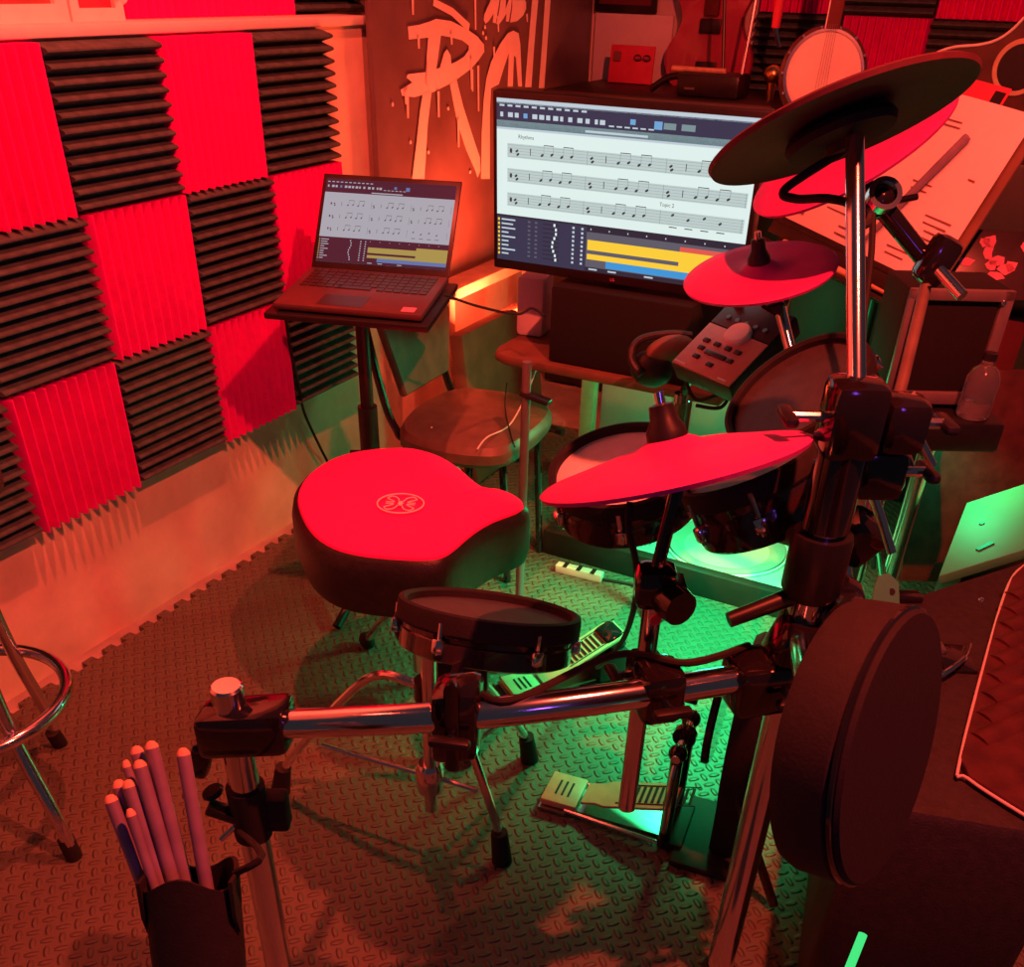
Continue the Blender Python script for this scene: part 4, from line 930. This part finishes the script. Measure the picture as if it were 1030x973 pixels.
sheet('left paper on the music stand, small printed picture at its lower corner', -.265, -.005, -.178, .150, .004, [(.22, .55, .05), (.22, .50, .04), (.20, .44, .05), (.55, .70, .05), (.55, .66, .06), (.6, .25, .06), (.6, .20, .07), (.82, .12, .05), (.83, .07, .06), (.5, .55, .09), (.5, .51, .07)], 0, (.14, .14, .045, .035))
sheet('right paper on the music stand under the dark diagonal shadow shape', .0, .262, -.176, .182, .009, [(.16, .92, .03), (.25, .86, .07), (.3, .83, .05), (.72, .35, .08), (.72, .31, .07), (.74, .27, .05), (.74, .23, .07), (.5, .12, .07), (.5, .08, .06), (.8, .60, .02), (.35, .5, .06), (.35, .46, .05)])
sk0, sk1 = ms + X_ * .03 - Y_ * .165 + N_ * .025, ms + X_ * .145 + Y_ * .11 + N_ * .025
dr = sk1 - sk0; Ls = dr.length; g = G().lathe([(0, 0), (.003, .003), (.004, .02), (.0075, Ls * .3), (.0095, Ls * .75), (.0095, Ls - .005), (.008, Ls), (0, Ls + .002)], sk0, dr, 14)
o = link('stick_shadow', g, 'stick'); tag(o, 'dark lilac stick shape standing in for a diagonal shadow on the right sheet', 'drumstick')  # solid stick shape added in place of a shadow across the page
for k, (v, lab) in enumerate(((-.220, 'upper of two orange drumsticks lying on the ledge below the sheet music'), (-.2245, 'lower of two orange drumsticks lying on the ledge below the sheet music'))):
    b0_ = ms + X_ * (-.16 + k * -.03) + Y_ * v + N_ * (.016 + k * .021); Ls = .36 - k * .04
    g = G().lathe([(0, 0), (.0078, .002), (.0085, .01), (.0085, Ls * .7), (.006, Ls * .93), (.0035, Ls * .965), (.005, Ls * .985), (0, Ls)], b0_, X_, 14); o = link('drumstick', g, 'hickory'); tag(o, lab, 'drumstick', 'orange drumsticks on the stand')
# pink folder behind the top of the sheets
pk = ms + X_ * .02 + Y_ * .185 - N_ * .02
t = thing('folder', 'bright red card folder sticking up behind the top of the sheet music', 'folder', pk - Y_ * .04)
g = G().box(pk + X_ * .03, (.18, .075, .003), B_m, bev=.001); link('card', g, 'redcard', t)
g = G().box(pk + X_ * .10 + N_ * .002 + Y_ * .015, (.03, .025, .001), B_m); link('dark_label', g, 'black', t)
# ================================================================== right side boxes
fr = V((FW.x, FW.y, 0)).normalized(); rr_ = V((RT.x, RT.y, 0)).normalized(); BF = basis(rr_, fr, Z)
def face_box(px0, py0, px1, py1, d, depth):
    a, b_ = D(px0, py0, d), D((px0 + px1) / 2, py1, d); q = D((px0 + px1) / 2, py0, d)
    wv = (D(px1, py0, d) - a).length
    # the bottom edge lies straight below the top edge
    rb = ray((px0 + px1) / 2, py1); tt = (q - EYE).dot(fr) / rb.dot(fr); zb = (EYE + rb * tt).z
    return q, wv, zb
q, wv, zb = face_box(917, 292, 1024, 408, 1.78, .25); hh3 = q.z - zb
amp = thing('amplifier', 'black front amplifier with grey edge trim, on a tube stand below the sheet music', 'amplifier', V((q.x, q.y, zb)) + fr * .13)
g = G().box(V((q.x, q.y, (q.z + zb) / 2)) + fr * .08, (wv, .14, hh3), BF, bev=.008); link('cabinet', g, 'grille', amp)
for (dx, dz, sw, sh) in ((0, hh3 / 2 - .010, wv, .02), (0, -hh3 / 2 + .012, wv, .024), (wv / 2 - .011, 0, .022, hh3), (-wv / 2 + .006, 0, .012, hh3)):
    g = G().box(V((q.x, q.y, (q.z + zb) / 2)) + rr_ * dx + V((0, 0, dz)) + fr * .006, (sw, .014, sh), BF, bev=.003); link('edge_trim', g, 'trim', amp)
for (dx, dz) in ((wv / 2 - .02, -hh3 / 2 + .02), (wv / 2 - .02, hh3 / 2 - .02), (-wv / 2 + .02, -hh3 / 2 + .02)):
    g = G().ball(V((q.x, q.y, (q.z + zb) / 2)) + rr_ * dx + V((0, 0, dz)) - fr * .001, .006, 10); link('corner_screw', g, 'chrome', amp)
kbz = zb - .004
key = thing('keyboard_stand', 'chrome tube stand with a dark shelf carrying the amplifier', 'stand', V((q.x, q.y, 0)) + fr * .13)
g = G().box(V((q.x, q.y, kbz - .035)) + fr * .085, (wv + .05, .32, .06), BF, bev=.008); link('shelf', g, 'black', key)
for (dx, dy) in ((.03, .02), (.03, .20), (-.08, .20), (.10, .20)):
    a = V((q.x, q.y, kbz - .065)) + rr_ * dx + fr * dy; b_ = V((a.x, a.y, 0)) - rr_ * (.0)
    g = G().tube([a, b_], .013, 12); link('leg', g, 'chrome', key)
a = V((q.x, q.y, kbz - .07)) - rr_ * .10 + fr * .05
g = G().tube([a, V((q.x, q.y, .25)) + rr_ * .03 + fr * .03], .008, 10); link('cross_brace', g, 'chrome', key)
g = G().tube([a + rr_ * .03, V((q.x, q.y, .22)) + rr_ * .06 + fr * .2], .006, 10); link('cross_brace', g, 'black', key)
# clear bottle on the shelf
bq_ = V((q.x, q.y, kbz - .004)) - fr * .040 + rr_ * (wv * .34)
t = thing('water_bottle', 'small clear plastic bottle in front of the right side of the black amplifier', 'bottle', bq_)
g = G().lathe([(0, .001), (.028, .001), (.031, .006), (.031, .03), (.029, .034), (.031, .038), (.031, .075), (.024, .092), (.012, .102), (.012, .112), (.0, .112)], bq_, Z, 24); link('body', g, 'clear', t)
g = G().lathe([(0, .111), (.013, .111), (.013, .124), (0, .125)], bq_, Z, 18); link('cap', g, 'black', t)
# box with torn pink stickers
qs = D(1008, 281, 2.18)
t = thing('sticker_box', 'dark box covered in torn pink stickers, at the right edge below the sheet music', 'box', qs - V((0, 0, .35)))
tb = Matrix.Rotation(-.15, 3, 'Z') @ BF @ Matrix.Rotation(-.5, 3, 'X')
g = G().box(qs + fr * .06, (.24, .12, .15), tb, bev=.006); link('box_body', g, 'moduledark', t)
rnd = random.Random(11)
for k in range(15):
    u, v = rnd.uniform(-.10, .10), rnd.uniform(-.055, .055); n = rnd.choice((5, 6, 7)); a0_ = rnd.random() * 6
    poly = [(u + math.cos(a0_ + 2 * PI * i / n) * rnd.uniform(.009, .024), v + math.sin(a0_ + 2 * PI * i / n) * rnd.uniform(.008, .017)) for i in range(n)]
    g = G().prism(poly, qs + fr * .06 + tb @ V((0, -.0605, 0)), tb @ V((1, 0, 0)), tb @ V((0, 0, 1)), .0008); link('torn_sticker', g, 'pink', t, smooth=False)
g = G().box(qs + fr * .12 + V((0, 0, -.24)), (.22, .18, .30), BF, bev=.006); o = link('cardboard_box', g, 'crimson'); tag(o, 'plain reddish box under the one with torn pink stickers', 'box')
# maroon panel and board with green light painted in, at right
q = D(1000, 480, 2.25); g = G().box(q + fr * .03 - V((0, 0, .02)), (.34, .03, .50), BF @ Matrix.Rotation(-.25, 3, 'X'), bev=.004); o = link('maroon_board', g, 'ribbed'); tag(o, 'maroon board standing behind the green lit panel at the right edge', 'board')
gb = [P(947, 578, .42), P(1075, 552, .42), P(1075, 470, .62), P(985, 500, .62)]
gb = [D(944, 580, 1.90), D(1090, 535, 1.85), D(1090, 452, 2.02), D(972, 506, 2.08)]
x1 = (gb[1] - gb[0]).normalized(); n1 = x1.cross(gb[3] - gb[0]).normalized(); y1_ = n1.cross(x1)
poly = [((p - gb[0]).dot(x1), (p - gb[0]).dot(y1_)) for p in gb]
t = thing('speaker_panel', 'pale slotted panel at the right edge, green light painted in, above the black case', 'panel', gb[0])
g = G().prism(poly, gb[0] - n1 * .02, x1, y1_, .02, .002); link('board', g, 'greenlit', t)
sl_ = D(991, 551, 1.925); pr_ = gb[0] + x1 * (sl_ - gb[0]).dot(x1) + y1_ * (sl_ - gb[0]).dot(y1_)
g = G().box(pr_ + n1 * .001, (.035, .010, .004), basis(x1, y1_, n1) @ Matrix.Rotation(.25, 3, 'Z')); link('slot', g, 'black', t)
g = G().lathe([(0, .002), (.005, .002), (.006, 0)], pr_ + x1 * .03 + y1_ * .09, n1, 12); link('screw', g, 'black', t)
g = G().box(gb[0] + x1 * .15 + y1_ * .02 - n1 * .14 - V((0, 0, .16)) + fr * .10, (.22, .10, .40), BF, bev=.01); link('cabinet', g, 'strip', t)
# small bracket, the green light put into its colour
gq = D(888, 598, 1.62); t = thing('metal_plate', 'small plate with a hole, green light painted in, just above the round pad', 'plate', gq - V((0, 0, .04)))
g = G().prism([(-.03, -.035), (.03, -.02), (.028, .02), (.008, .036), (-.012, .030), (-.022, .0)], gq, (RT * .95 + FW * .3).normalized(), UP, .006, .001); link('plate', g, 'greenlit', t)
g = G().lathe([(0, .001), (.006, .001), (.006, 0)], gq + RT * .014 + UP * .004 - FW * .002, -FW, 12); link('hole', g, 'black', t)
# ---- black case with ribbed lid, right foreground
KZ = .52
k0, k1, k2, k3 = P(880, 612, KZ), P(1090, 545, KZ), P(1090, 850, KZ), P(868, 812, KZ)
xk = (k1 - k0); xk.z = 0; 
case = thing('equipment_case', 'black vinyl case with chrome latch and a ribbed maroon panel edged in white, right foreground', 'case', (k0 + k1 + k2 + k3) / 4 - V((0, 0, KZ)))
poly = [(p.x, p.y) for p in (k0, k3, k2, k1)]
pc_ = [V((a, b_, 0)) for a, b_ in poly]
def rounded(poly, r, n=5):
    out = []; N = len(poly)
    for i in range(N):
        p, a, b_ = V((*poly[i], 0)), V((*poly[i - 1], 0)), V((*poly[(i + 1) % N], 0))
        u, v = (a - p).normalized() * r, (b_ - p).normalized() * r
        for k in range(n + 1):
            f = k / n; out.append(tuple(((p + u) * (1 - f) ** 2 + p * 2 * f * (1 - f) + (p + v) * f * f).xy))
    return out
g = G().prism(rounded(poly, .03), (0, 0, .03), V((1, 0, 0)), V((0, 1, 0)), KZ - .03, .012); link('case_body', g, 'casing', case)
r0p, r1p, r2p, r3p = P(1030, 571, KZ), P(1000, 612, KZ), P(963, 772, KZ), P(1040, 835, KZ)
rp = [P(1100, 545, KZ), P(1030, 572, KZ), P(1016, 586, KZ), P(1000, 630, KZ), P(964, 768, KZ), P(972, 788, KZ), P(1040, 832, KZ), P(1100, 850, KZ)]
g = G().prism([(p.x, p.y) for p in rp], (0, 0, KZ - .004), V((1, 0, 0)), V((0, 1, 0)), .016, .004); rpn = link('ribbed_panel', g, 'ribbed', case)
g = G().tube([p + V((0, 0, .008)) for p in rp[1:7]], .0022, 8, sub=6); link('piping', g, 'piping', case)
for k in range(9):
    f = (k + .5) / 9; a = rp[3] + (rp[4] - rp[3]) * (f * 1.25 - .25); b_ = a + (k1 - k0).normalized() * .32
    dd = (b_ - a).normalized(); e1 = a + dd * .030; side = V((-dd.y, dd.x, 0))
    q = G().tube([e1 + V((0, 0, -.012)), b_ + V((0, 0, -.010))], .029, 20); link('rib', q, 'ribbed', rpn)
hA, hB = P(952, 640, KZ), P(968, 690, KZ)
g = G().box((hA + hB) / 2 + V((0, 0, .003)), (.05, .075, .006), rotZ(.4), bev=.002); link('latch_plate', g, 'gloss', case)
g = G().tube([P(932, 690, KZ) + V((0, 0, .006)), P(948, 686, KZ) + V((0, 0, .018)), P(966, 672, KZ) + V((0, 0, .018)), P(974, 652, KZ) + V((0, 0, .006))], .0045, 10, sub=6); link('latch_handle', g, 'chrome', case)
g = G().box(P(942, 655, KZ) + V((0, 0, .005)), (.022, .03, .010), rotZ(.4), bev=.003); link('latch_block', g, 'steel', case)
g = G().box(P(936, 696, KZ) + V((0, 0, .005)), (.02, .012, .010), rotZ(.4), bev=.003); link('latch_block', g, 'steel', case)
g = G().ball(P(986, 606, KZ) + V((0, 0, .003)), .006, 10); link('rivet', g, 'chrome', case)
g = G().box(P(908, 603, KZ) + V((0, 0, .006)), (.06, .03, .012), rotZ(.5), bev=.004); link('corner_guard', g, 'gloss', case)
q = P(858, 965, .04); t = thing('green_lit_tube', 'thin upright tube beside the black case, its green light put in as glow', 'lit tube', V((q.x, q.y, 0)))
q = D(850, 985, .95); q2 = D(868, 940, .97)
g = G().tube([q + V((0, 0, -.0)), q2], .0045, 10); MT['greenglow'] = glow('green_light_glow', (60, 235, 130), 1.0); link('tube', g, 'greenglow', t)  # emission stands in for green light falling on the tube
g = G().tube([V((q.x, q.y, 0)), q], .0045, 10); link('stem', g, 'black', t)
# ================================================================== back wall
YB = 4.15
bench = thing('work_bench', 'dark bench along the back wall behind the monitor', 'bench', (-1.3, 3.85, 0))
wz = WY(690, 98, 3.65).z
g = G().box((-1.325, 3.835, wz - .02), (.85, .51, .04), bev=.005); link('bench_top', g, 'strip', bench)
g = G().box((-1.325, 3.86, (wz - .04) / 2), (.80, .44, wz - .04), bev=.004); link('bench_body', g, 'strip', bench)
bench2 = None
q = WY(633, 55, 4.13); a_, b_ = WY(597, 55, 4.13), WY(674, 55, 4.13)
zt, zb2 = WY(633, 14, 4.13).z, WY(633, 97, 4.13).z
g = G().box(((a_.x + b_.x) / 2, 4.135, (zt + zb2) / 2), (b_.x - a_.x, .02, zt - zb2), bev=.003); o = link('pin_board', g, 'white'); tag(o, 'blank pale board on the back wall right of the banner', 'board')
a_, b_ = WY(598, 5, 4.12), WY(660, 5, 4.12)
t = thing('picture_frame', 'dark framed picture cut by the top edge, above the blank pale board', 'picture frame', ((a_.x + b_.x) / 2, 4.14, WY(630, 13, 4.12).z))
z0 = WY(630, 13, 4.12).z
g = G().box(((a_.x + b_.x) / 2, 4.13, z0 + .12), (b_.x - a_.x, .02, .24), bev=.004); link('frame', g, 'black', t)
g = G().box(((a_.x + b_.x) / 2, 4.119, z0 + .125), (b_.x - a_.x - .04, .004, .20)); link('print', g, 'crimson', t)
# red packet
q = WY(630, 93, 3.95); wz1 = wz
t = thing('card_packet', 'bright red printed packet leaning at the left end of the bench', 'packet', (q.x, 3.98, wz))
Rk = Matrix.Rotation(-.12, 3, 'X')
g = G().box((q.x, 3.98, wz + .062), (.175, .012, .12), Rk, bev=.003); cardp = link('card', g, 'redcard', t)
for (dx, dz, sw, sh) in ((-.055, .025, .028, .03), (-.04, -.025, .07, .010), (-.045, -.04, .05, .008), (.03, .02, .03, .006), (.06, .02, .03, .006)):
    g = G().box((q.x + dx, 3.972 + dz * -.12, wz + .062 + dz), (sw, .004, sh), Rk); link('dark_print', g, 'ink', cardp, smooth=False)
for s in (-1, 1):
    g = G().tube([V((q.x + .045 + s * .018 + .014 * math.cos(a), 3.968, wz + .085 + .009 * math.sin(a))) for a in [2 * PI * k / 14 for k in range(14)]], .0016, 5, closed=True); link('printed_ring', g, 'black', cardp)
# black device with a stick on it
q = WY(712, 92, 3.72); t = thing('audio_device', 'flat black device with a small bar on top, on the bench under the red guitar', 'audio device', (q.x, 3.72, wz))
g = G().box((q.x + .01, 3.74, wz + .035), (.22, .14, .07), Matrix.Rotation(.0, 3, 'Z'), bev=.012); link('device_body', g, 'black', t)
g = G().tube([(q.x - .13, 3.70, wz + .078), (q.x + .06, 3.70, wz + .078)], [.008, .008], 10); link('top_bar', g, 'hickory', t)
g = G().box((q.x - .05, 3.668, wz + .025), (.035, .004, .006)); link('marking', g, 'trim', t)
g = G().tube([(q.x - .20, 3.70, wz + .012), (q.x - .14, 3.70, wz + .05), (q.x - .08, 3.70, wz + .06)], .011, 10, sub=5); o = link('coiled_lead', g, 'black'); tag(o, 'thick black lead on the bench between the red packet and the black device', 'cable')
# microphone with gold head and stands
q = WY(775, 92, 3.75); t = thing('microphone', 'gold headed microphone standing on the bench left of the banjo', 'microphone', (q.x, 3.75, wz))
g = G().ball((q.x, 3.75, wz + .075), (.03, .03, .028), 20); link('mic_head', g, 'gold', t)
g = G().tube([(q.x, 3.75, wz), (q.x, 3.75, wz + .06)], [.012, .016], 14); link('mic_body', g, 'gold', t)
for (x0_, y0_, x1_, y1_, m_, nm, lab) in ((762, -10, 746, 76, 'chrome', 'metal_rod', 'thin bright rod leaning at the back wall between guitar and microphone'), (729, -10, 727, 80, 'black', 'metal_rod', 'thin black upright rod in front of the red guitar')):
    a_, b_ = WY(x0_, y0_, 3.8), WY(x1_, y1_, 3.76); b_.z = max(b_.z, wz + .001)
    g = G().tube([a_, b_], .006, 8); o = link(nm, g, m_); tag(o, lab, 'rod')
a_, b_ = WY(786, -8, 3.85), WY(780, 28, 3.85); t = thing('hanging_tool', 'pink handled tool hanging at the back wall left of the banjo neck', 'tool', b_)
g = G().tube([a_, b_], [.018, .014], 14); link('handle', g, 'redcard', t); g = G().tube([b_, WY(784, 48, 3.85)], [.010, .006], 10); link('shaft', g, 'chrome', t)
# electric guitar on the wall
def guitar(name, label, cx_, cz, yy, s, bodym, tilt, pick=True):
    t = thing(name, label, 'guitar', (cx_, yy, cz - .2 * s)); X1 = V((math.cos(tilt), 0, math.sin(tilt))); Y1 = V((-math.sin(tilt), 0, math.cos(tilt))); O = V((cx_, yy, cz))
    half = [(0, -.21), (.07, -.215), (.13, -.19), (.165, -.13), (.16, -.07), (.125, -.02), (.115, .03), (.135, .08), (.15, .13), (.135, .18), (.10, .195), (.07, .16), (.045, .12), (.03, .10)]
    pts = [V((a, b_, 0)) for a, b_ in half] + [V((-a, b_, 0)) for a, b_ in half[::-1][:-1]]
    poly = [(p.x * s, p.y * s) for p in spline(pts, 3, True)]
    g = G().prism(poly, O, X1, Y1, .04, .006); link('body', g, bodym, t)
    nrm = X1.cross(Y1)
    if nrm.y > 0: nrm = -nrm
    def at(a, b_, k): return O + X1 * a * s + Y1 * b_ * s + V((0, -1, 0)) * k
    g = G().box(at(0, .33, .05), (.052 * s, .60 * s, .022), basis(X1, Y1, V((0, -1, 0)) if X1.cross(Y1).y < 0 else V((0, 1, 0))), bev=.004); nk = link('neck', g, 'crimson', t)
    Bq = basis(X1, Y1, X1.cross(Y1))
    for k in range(8): g = G().box(at(0, .10 + k * .055, .062), (.050 * s, .003, .002), Bq); link('fret', g, 'piping', nk, smooth=False)
    for k in (-.13, .0): g = G().box(at(0, k, .047), (.078 * s, .045 * s, .012), Bq, bev=.003); link('pickup', g, 'black', t)
    return t, at, Bq
gq = WY(712, 30, 4.02)
guitar('electric_guitar', 'red electric guitar with two black pickups standing against the back wall', gq.x, gq.z + .01, 4.09, 1.0, 'maroon', 0)
# banjo
q = WY(828, 75, 3.44); Rb = 38 / F * (q - EYE).dot(FW)
t = thing('banjo', 'banjo with a pale round head and metal rim hanging behind the highest cymbal', 'banjo', (q.x, q.y, q.z - Rb))
bnrm = V((.25, -1, .12)).normalized(); 
g = G().lathe([(0, .0), (Rb * .94, 0), (Rb * .96, -.004)], q, bnrm, 48); link('head', g, 'skin', t)
g = G().lathe([(Rb * .95, .004), (Rb * 1.02, .004), (Rb * 1.03, -.01), (Rb * 1.03, -.07), (Rb * .98, -.072)], q, bnrm, 48); link('rim', g, 'chrome', t)
g = G().lathe([(Rb * 1.0, -.05), (Rb * 1.13, -.055), (Rb * 1.15, -.065), (Rb * 1.1, -.10), (0, -.115)], q, bnrm, 48); link('resonator', g, 'rosewood', t)
bxv, byv, _ = frame(bnrm); up_ = byv
for k in range(14):
    a = 2 * PI * k / 14; dr = bxv * math.cos(a) + byv * math.sin(a); g = G().tube([q + dr * Rb * 1.06, q + dr * Rb * 1.08 - bnrm * .05], .004, 6); link('tension_hook', g, 'chrome', t)
nd = (up_ + bxv * .02).normalized(); xx = nd.cross(bnrm).normalized()
g = G().box(q + nd * (Rb + .26) - bnrm * .004, (.042, .52, .024), basis(xx, nd, xx.cross(nd)), bev=.004); nk = link('neck', g, 'crimson', t)
g = G().box(q + nd * (Rb + .26) - xx * .02 + bnrm * .006, (.004, .52, .006), basis(xx, nd, xx.cross(nd))); link('neck_binding', g, 'piping', nk)
g = G().box(q - nd * Rb * .62 + bnrm * .008, (.06, .012, .014), basis(xx, nd, xx.cross(nd)), bev=.002); link('bridge', g, 'rosewood', t)
for k in range(5): g = G().tube([q - nd * Rb * .9 + xx * (k - 2) * .008 + bnrm * .012, q + nd * Rb * 1.1 + xx * (k - 2) * .006 + bnrm * .014], .0006, 5); link('string', g, 'steel', t)
# acoustic guitar, mostly out of frame at the top right
YA = 3.3
ac_ = [WY(a, b_, YA) for a, b_ in ((931, 62), (945, 52), (962, 47), (985, 45), (1003, 40), (1018, 30), (1035, 14), (1060, 0), (1100, 0), (1130, 40), (1120, 100), (1060, 150), (990, 150), (945, 120), (925, 85))]
Oa = sum(ac_, V()) / len(ac_)
t = thing('acoustic_guitar', 'dark acoustic guitar with white edge binding, cut by the right edge behind the sheet music', 'guitar', (Oa.x, YA, min(p.z for p in ac_)))
sm_ = spline(ac_, 4, True)
g = G().prism([((p - Oa).x, (p - Oa).z) for p in sm_], Oa + V((0, .10, 0)), V((1, 0, 0)), V((0, 0, 1)), .10, .004); link('body', g, 'rosewood', t)
g = G().tube([p + V((0, -.001, 0)) for p in sm_], .0035, 8, closed=True); link('edge_binding', g, 'piping', t)
sq = WY(1025, 68, YA - .004); rs_ = 24 / F * (sq - EYE).dot(FW)
g = G().lathe([(0, 0), (rs_ * .82, 0)], sq, V((0, -1, 0)), 32); link('sound_hole', g, 'black', t)
g = G().lathe([(rs_ * .84, .001), (rs_, .002), (rs_ * 1.03, 0)], sq, V((0, -1, 0)), 40); link('rosette', g, 'wood', t)
# rest of the instruments: hanging dark guitar body behind the banjo
gq = WY(828, 35, 4.05)
for r, c, k, lab in ((0, 0, 'r', 'red foam panel at the top edge right of the red guitar'), (0, 1, 'k', 'charcoal foam panel at the top edge behind the banjo neck'), (0, 2, 'r', 'red foam panel at the top edge above the acoustic guitar'),
                     (1, 0, 'k', 'charcoal foam panel on the back wall behind the microphone'), (1, 1, 'r', 'dim red foam panel on the back wall behind the banjo'), (1, 2, 'k', 'charcoal foam panel between banjo and acoustic guitar'),
                     (1, 3, 'r', 'dim red foam panel above the acoustic guitar at the right edge'), (0, 3, 'k', 'charcoal foam panel at the top right corner')):
    place_foam(k, (-1.02 + c * .30, 4.15, 1.285 - r * .30), lab, 'foam panels on the back wall', -PI / 2)
zc = min(p.z for p in ac_) - .012; g = G().box((-.22, 3.62, zc / 2), (.9, .9, zc), bev=.01); o = link('storage_cabinet', g, 'strip'); tag(o, 'dark cabinet at the back wall carrying the acoustic guitar', 'cabinet')
# ================================================================== cables
def cable(label, pts, r=.0035, m='rubber', sub=8):
    g = G().tube(pts, r, 8, sub=sub); o = link('cable', g, m); return tag(o, label, 'cable')
cable('black cable hanging from the wide red cymbal down to the hi-hat pedal', [D(634, 505, 1.16), D(632, 530, 1.17), D(640, 570, 1.25), D(638, 610, 1.4), D(626, 645, 1.7), D(606, 668, 1.95), P(600, 672, .03)], .0045)
cable('black cable hanging down the foam wall from the laptop stand', [VX(285, 300, -1.74), VX(291, 345, -1.77), VX(300, 385, -1.77), VX(306, 415, -1.79), VX(322, 450, -1.80), VX(330, 466, -1.81), P(345, 500, .006)], .004)
cable('thin white wire looping over the brown chair seat', [WY(540, 370, 2.18), WY(528, 400, 2.15), WY(512, 428, 2.08), P(490, 440, CZ + .02), P(480, 452, CZ + .006)], .002, 'paper')
cable('thin black wire hanging from the desk beside the white wire', [WY(510, 385, 2.20), WY(508, 410, 2.16), P(514, 438, CZ + .02), P(518, 450, CZ + .004)], .002)
cable('pale wire from the chair seat down behind the red drum seat', [P(434, 430, CZ + .01), P(446, 448, CZ - .06), P(460, 470, .30), P(480, 490, .2), P(500, 510, .05), P(515, 520, .006)], .0025, 'paper')
cable('black lead crossing from the laptop to the desk', [D(446, 296, 2.1), D(480, 308, 2.2), D(520, 316, 2.25), D(535, 310, 2.25), D(548, 318, 2.22)], .003)
cable('black lead across the mat from the strip light', [l1 + V((0, 0, -.006)), P(635, 588, .006), P(650, 596, .006), P(690, 610, .006)], .004)
cable('black lead looped below the sound module', [D(690, 385, 2.0), D(700, 402, 2.0), D(720, 398, 1.98), D(735, 392, 1.98), D(725, 410, 2.0), D(700, 408, 2.02)], .004)
cable('black cable along the front bar', [br + V((-.05, -.01, .03)), mc + V((.03, .01, .045)), mc + V((-.06, 0, .032)), nb + V((.06, .02, .03)), nb + V((0, .03, .03))], .005)
cable('black cable looped under the highest cymbal', [cc1 - cn1 * .03, D(790, 190, 1.12), D(800, 200, 1.12), D(835, 200, 1.10), D(870, 210, 1.12), D(872, 225, 1.12), D(856, 230, 1.10)], .005)
cable('black cable hanging beside the tall chrome pole', [D(878, 215, 1.48), D(876, 260, 1.48), D(868, 330, 1.48), D(862, 400, 1.46)], .005)
# ================================================================== light
def lamp(name, kind, loc, col, power, size=.05, target=None, angle=60, blend=.3, shape=None):
    ld = bpy.data.lights.new(name, kind); ld.color = col; ld.energy = power
    o = bpy.data.objects.new(name, ld); C.objects.link(o); o.location = V(loc)
    if kind == 'AREA': ld.size = size
    else: ld.shadow_soft_size = size
    if kind == 'SPOT': ld.spot_size = math.radians(angle); ld.spot_blend = blend
    if target is not None: o.rotation_euler = (V(target) - V(loc)).to_track_quat('-Z', 'Y').to_euler()
    return o
RED = (1, .072, .038)
lamp('red_wash', 'SPOT', (-1.02, 1.45, 2.5), RED, 170, .025, (-1.80, 1.38, 1.4), 100, .5)
lamp('red_spot', 'POINT', (.20, .88, 2.3), RED, 245, .02)
lamp('red_fill', 'POINT', (-1.25, .35, 1.9), RED, 4, .06)
lamp('stand_light', 'SPOT', (-.3, 1.7, 2.4), RED, 65, .05, (-.3, 2.8, .9), 62, .5)
lamp('uplight', 'AREA', (-1.52, 2.9, .48), (1, .075, .025), 22, .2, (-1.78, 3.15, .95))
lamp('green_par', 'SPOT', (-.42, 2.02, .57), (.02, 1, .30), 66, .05, (-.50, 2.0, 0), 122, .8)
lamp('green_back', 'POINT', (-.70, 2.50, .47), (.02, 1, .32), 5, .05)
lamp('green_side', 'SPOT', (-.06, 2.25, .66), (.02, 1, .34), 5, .03, (.0, 2.15, 0), 120, .6)
lamp('violet', 'SPOT', (.8, -.3, 1.5), (.35, .08, 1), 3, .08, (-.3, 1.2, .6), 70, .5)
w = bpy.data.worlds.new('world'); bpy.context.scene.world = w; w.use_nodes = True
w.node_tree.nodes['Background'].inputs[0].default_value = (.022, .018, .023, 1); w.node_tree.nodes['Background'].inputs[1].default_value = 1
s = bpy.context.scene; s.view_settings.view_transform = 'Standard'; s.view_settings.look = 'None'
s.cycles.use_denoising = True
try: s.cycles.denoiser = 'OPENIMAGEDENOISE'
except Exception: pass
s.cycles.max_bounces = 6; s.cycles.sample_clamp_indirect = 4
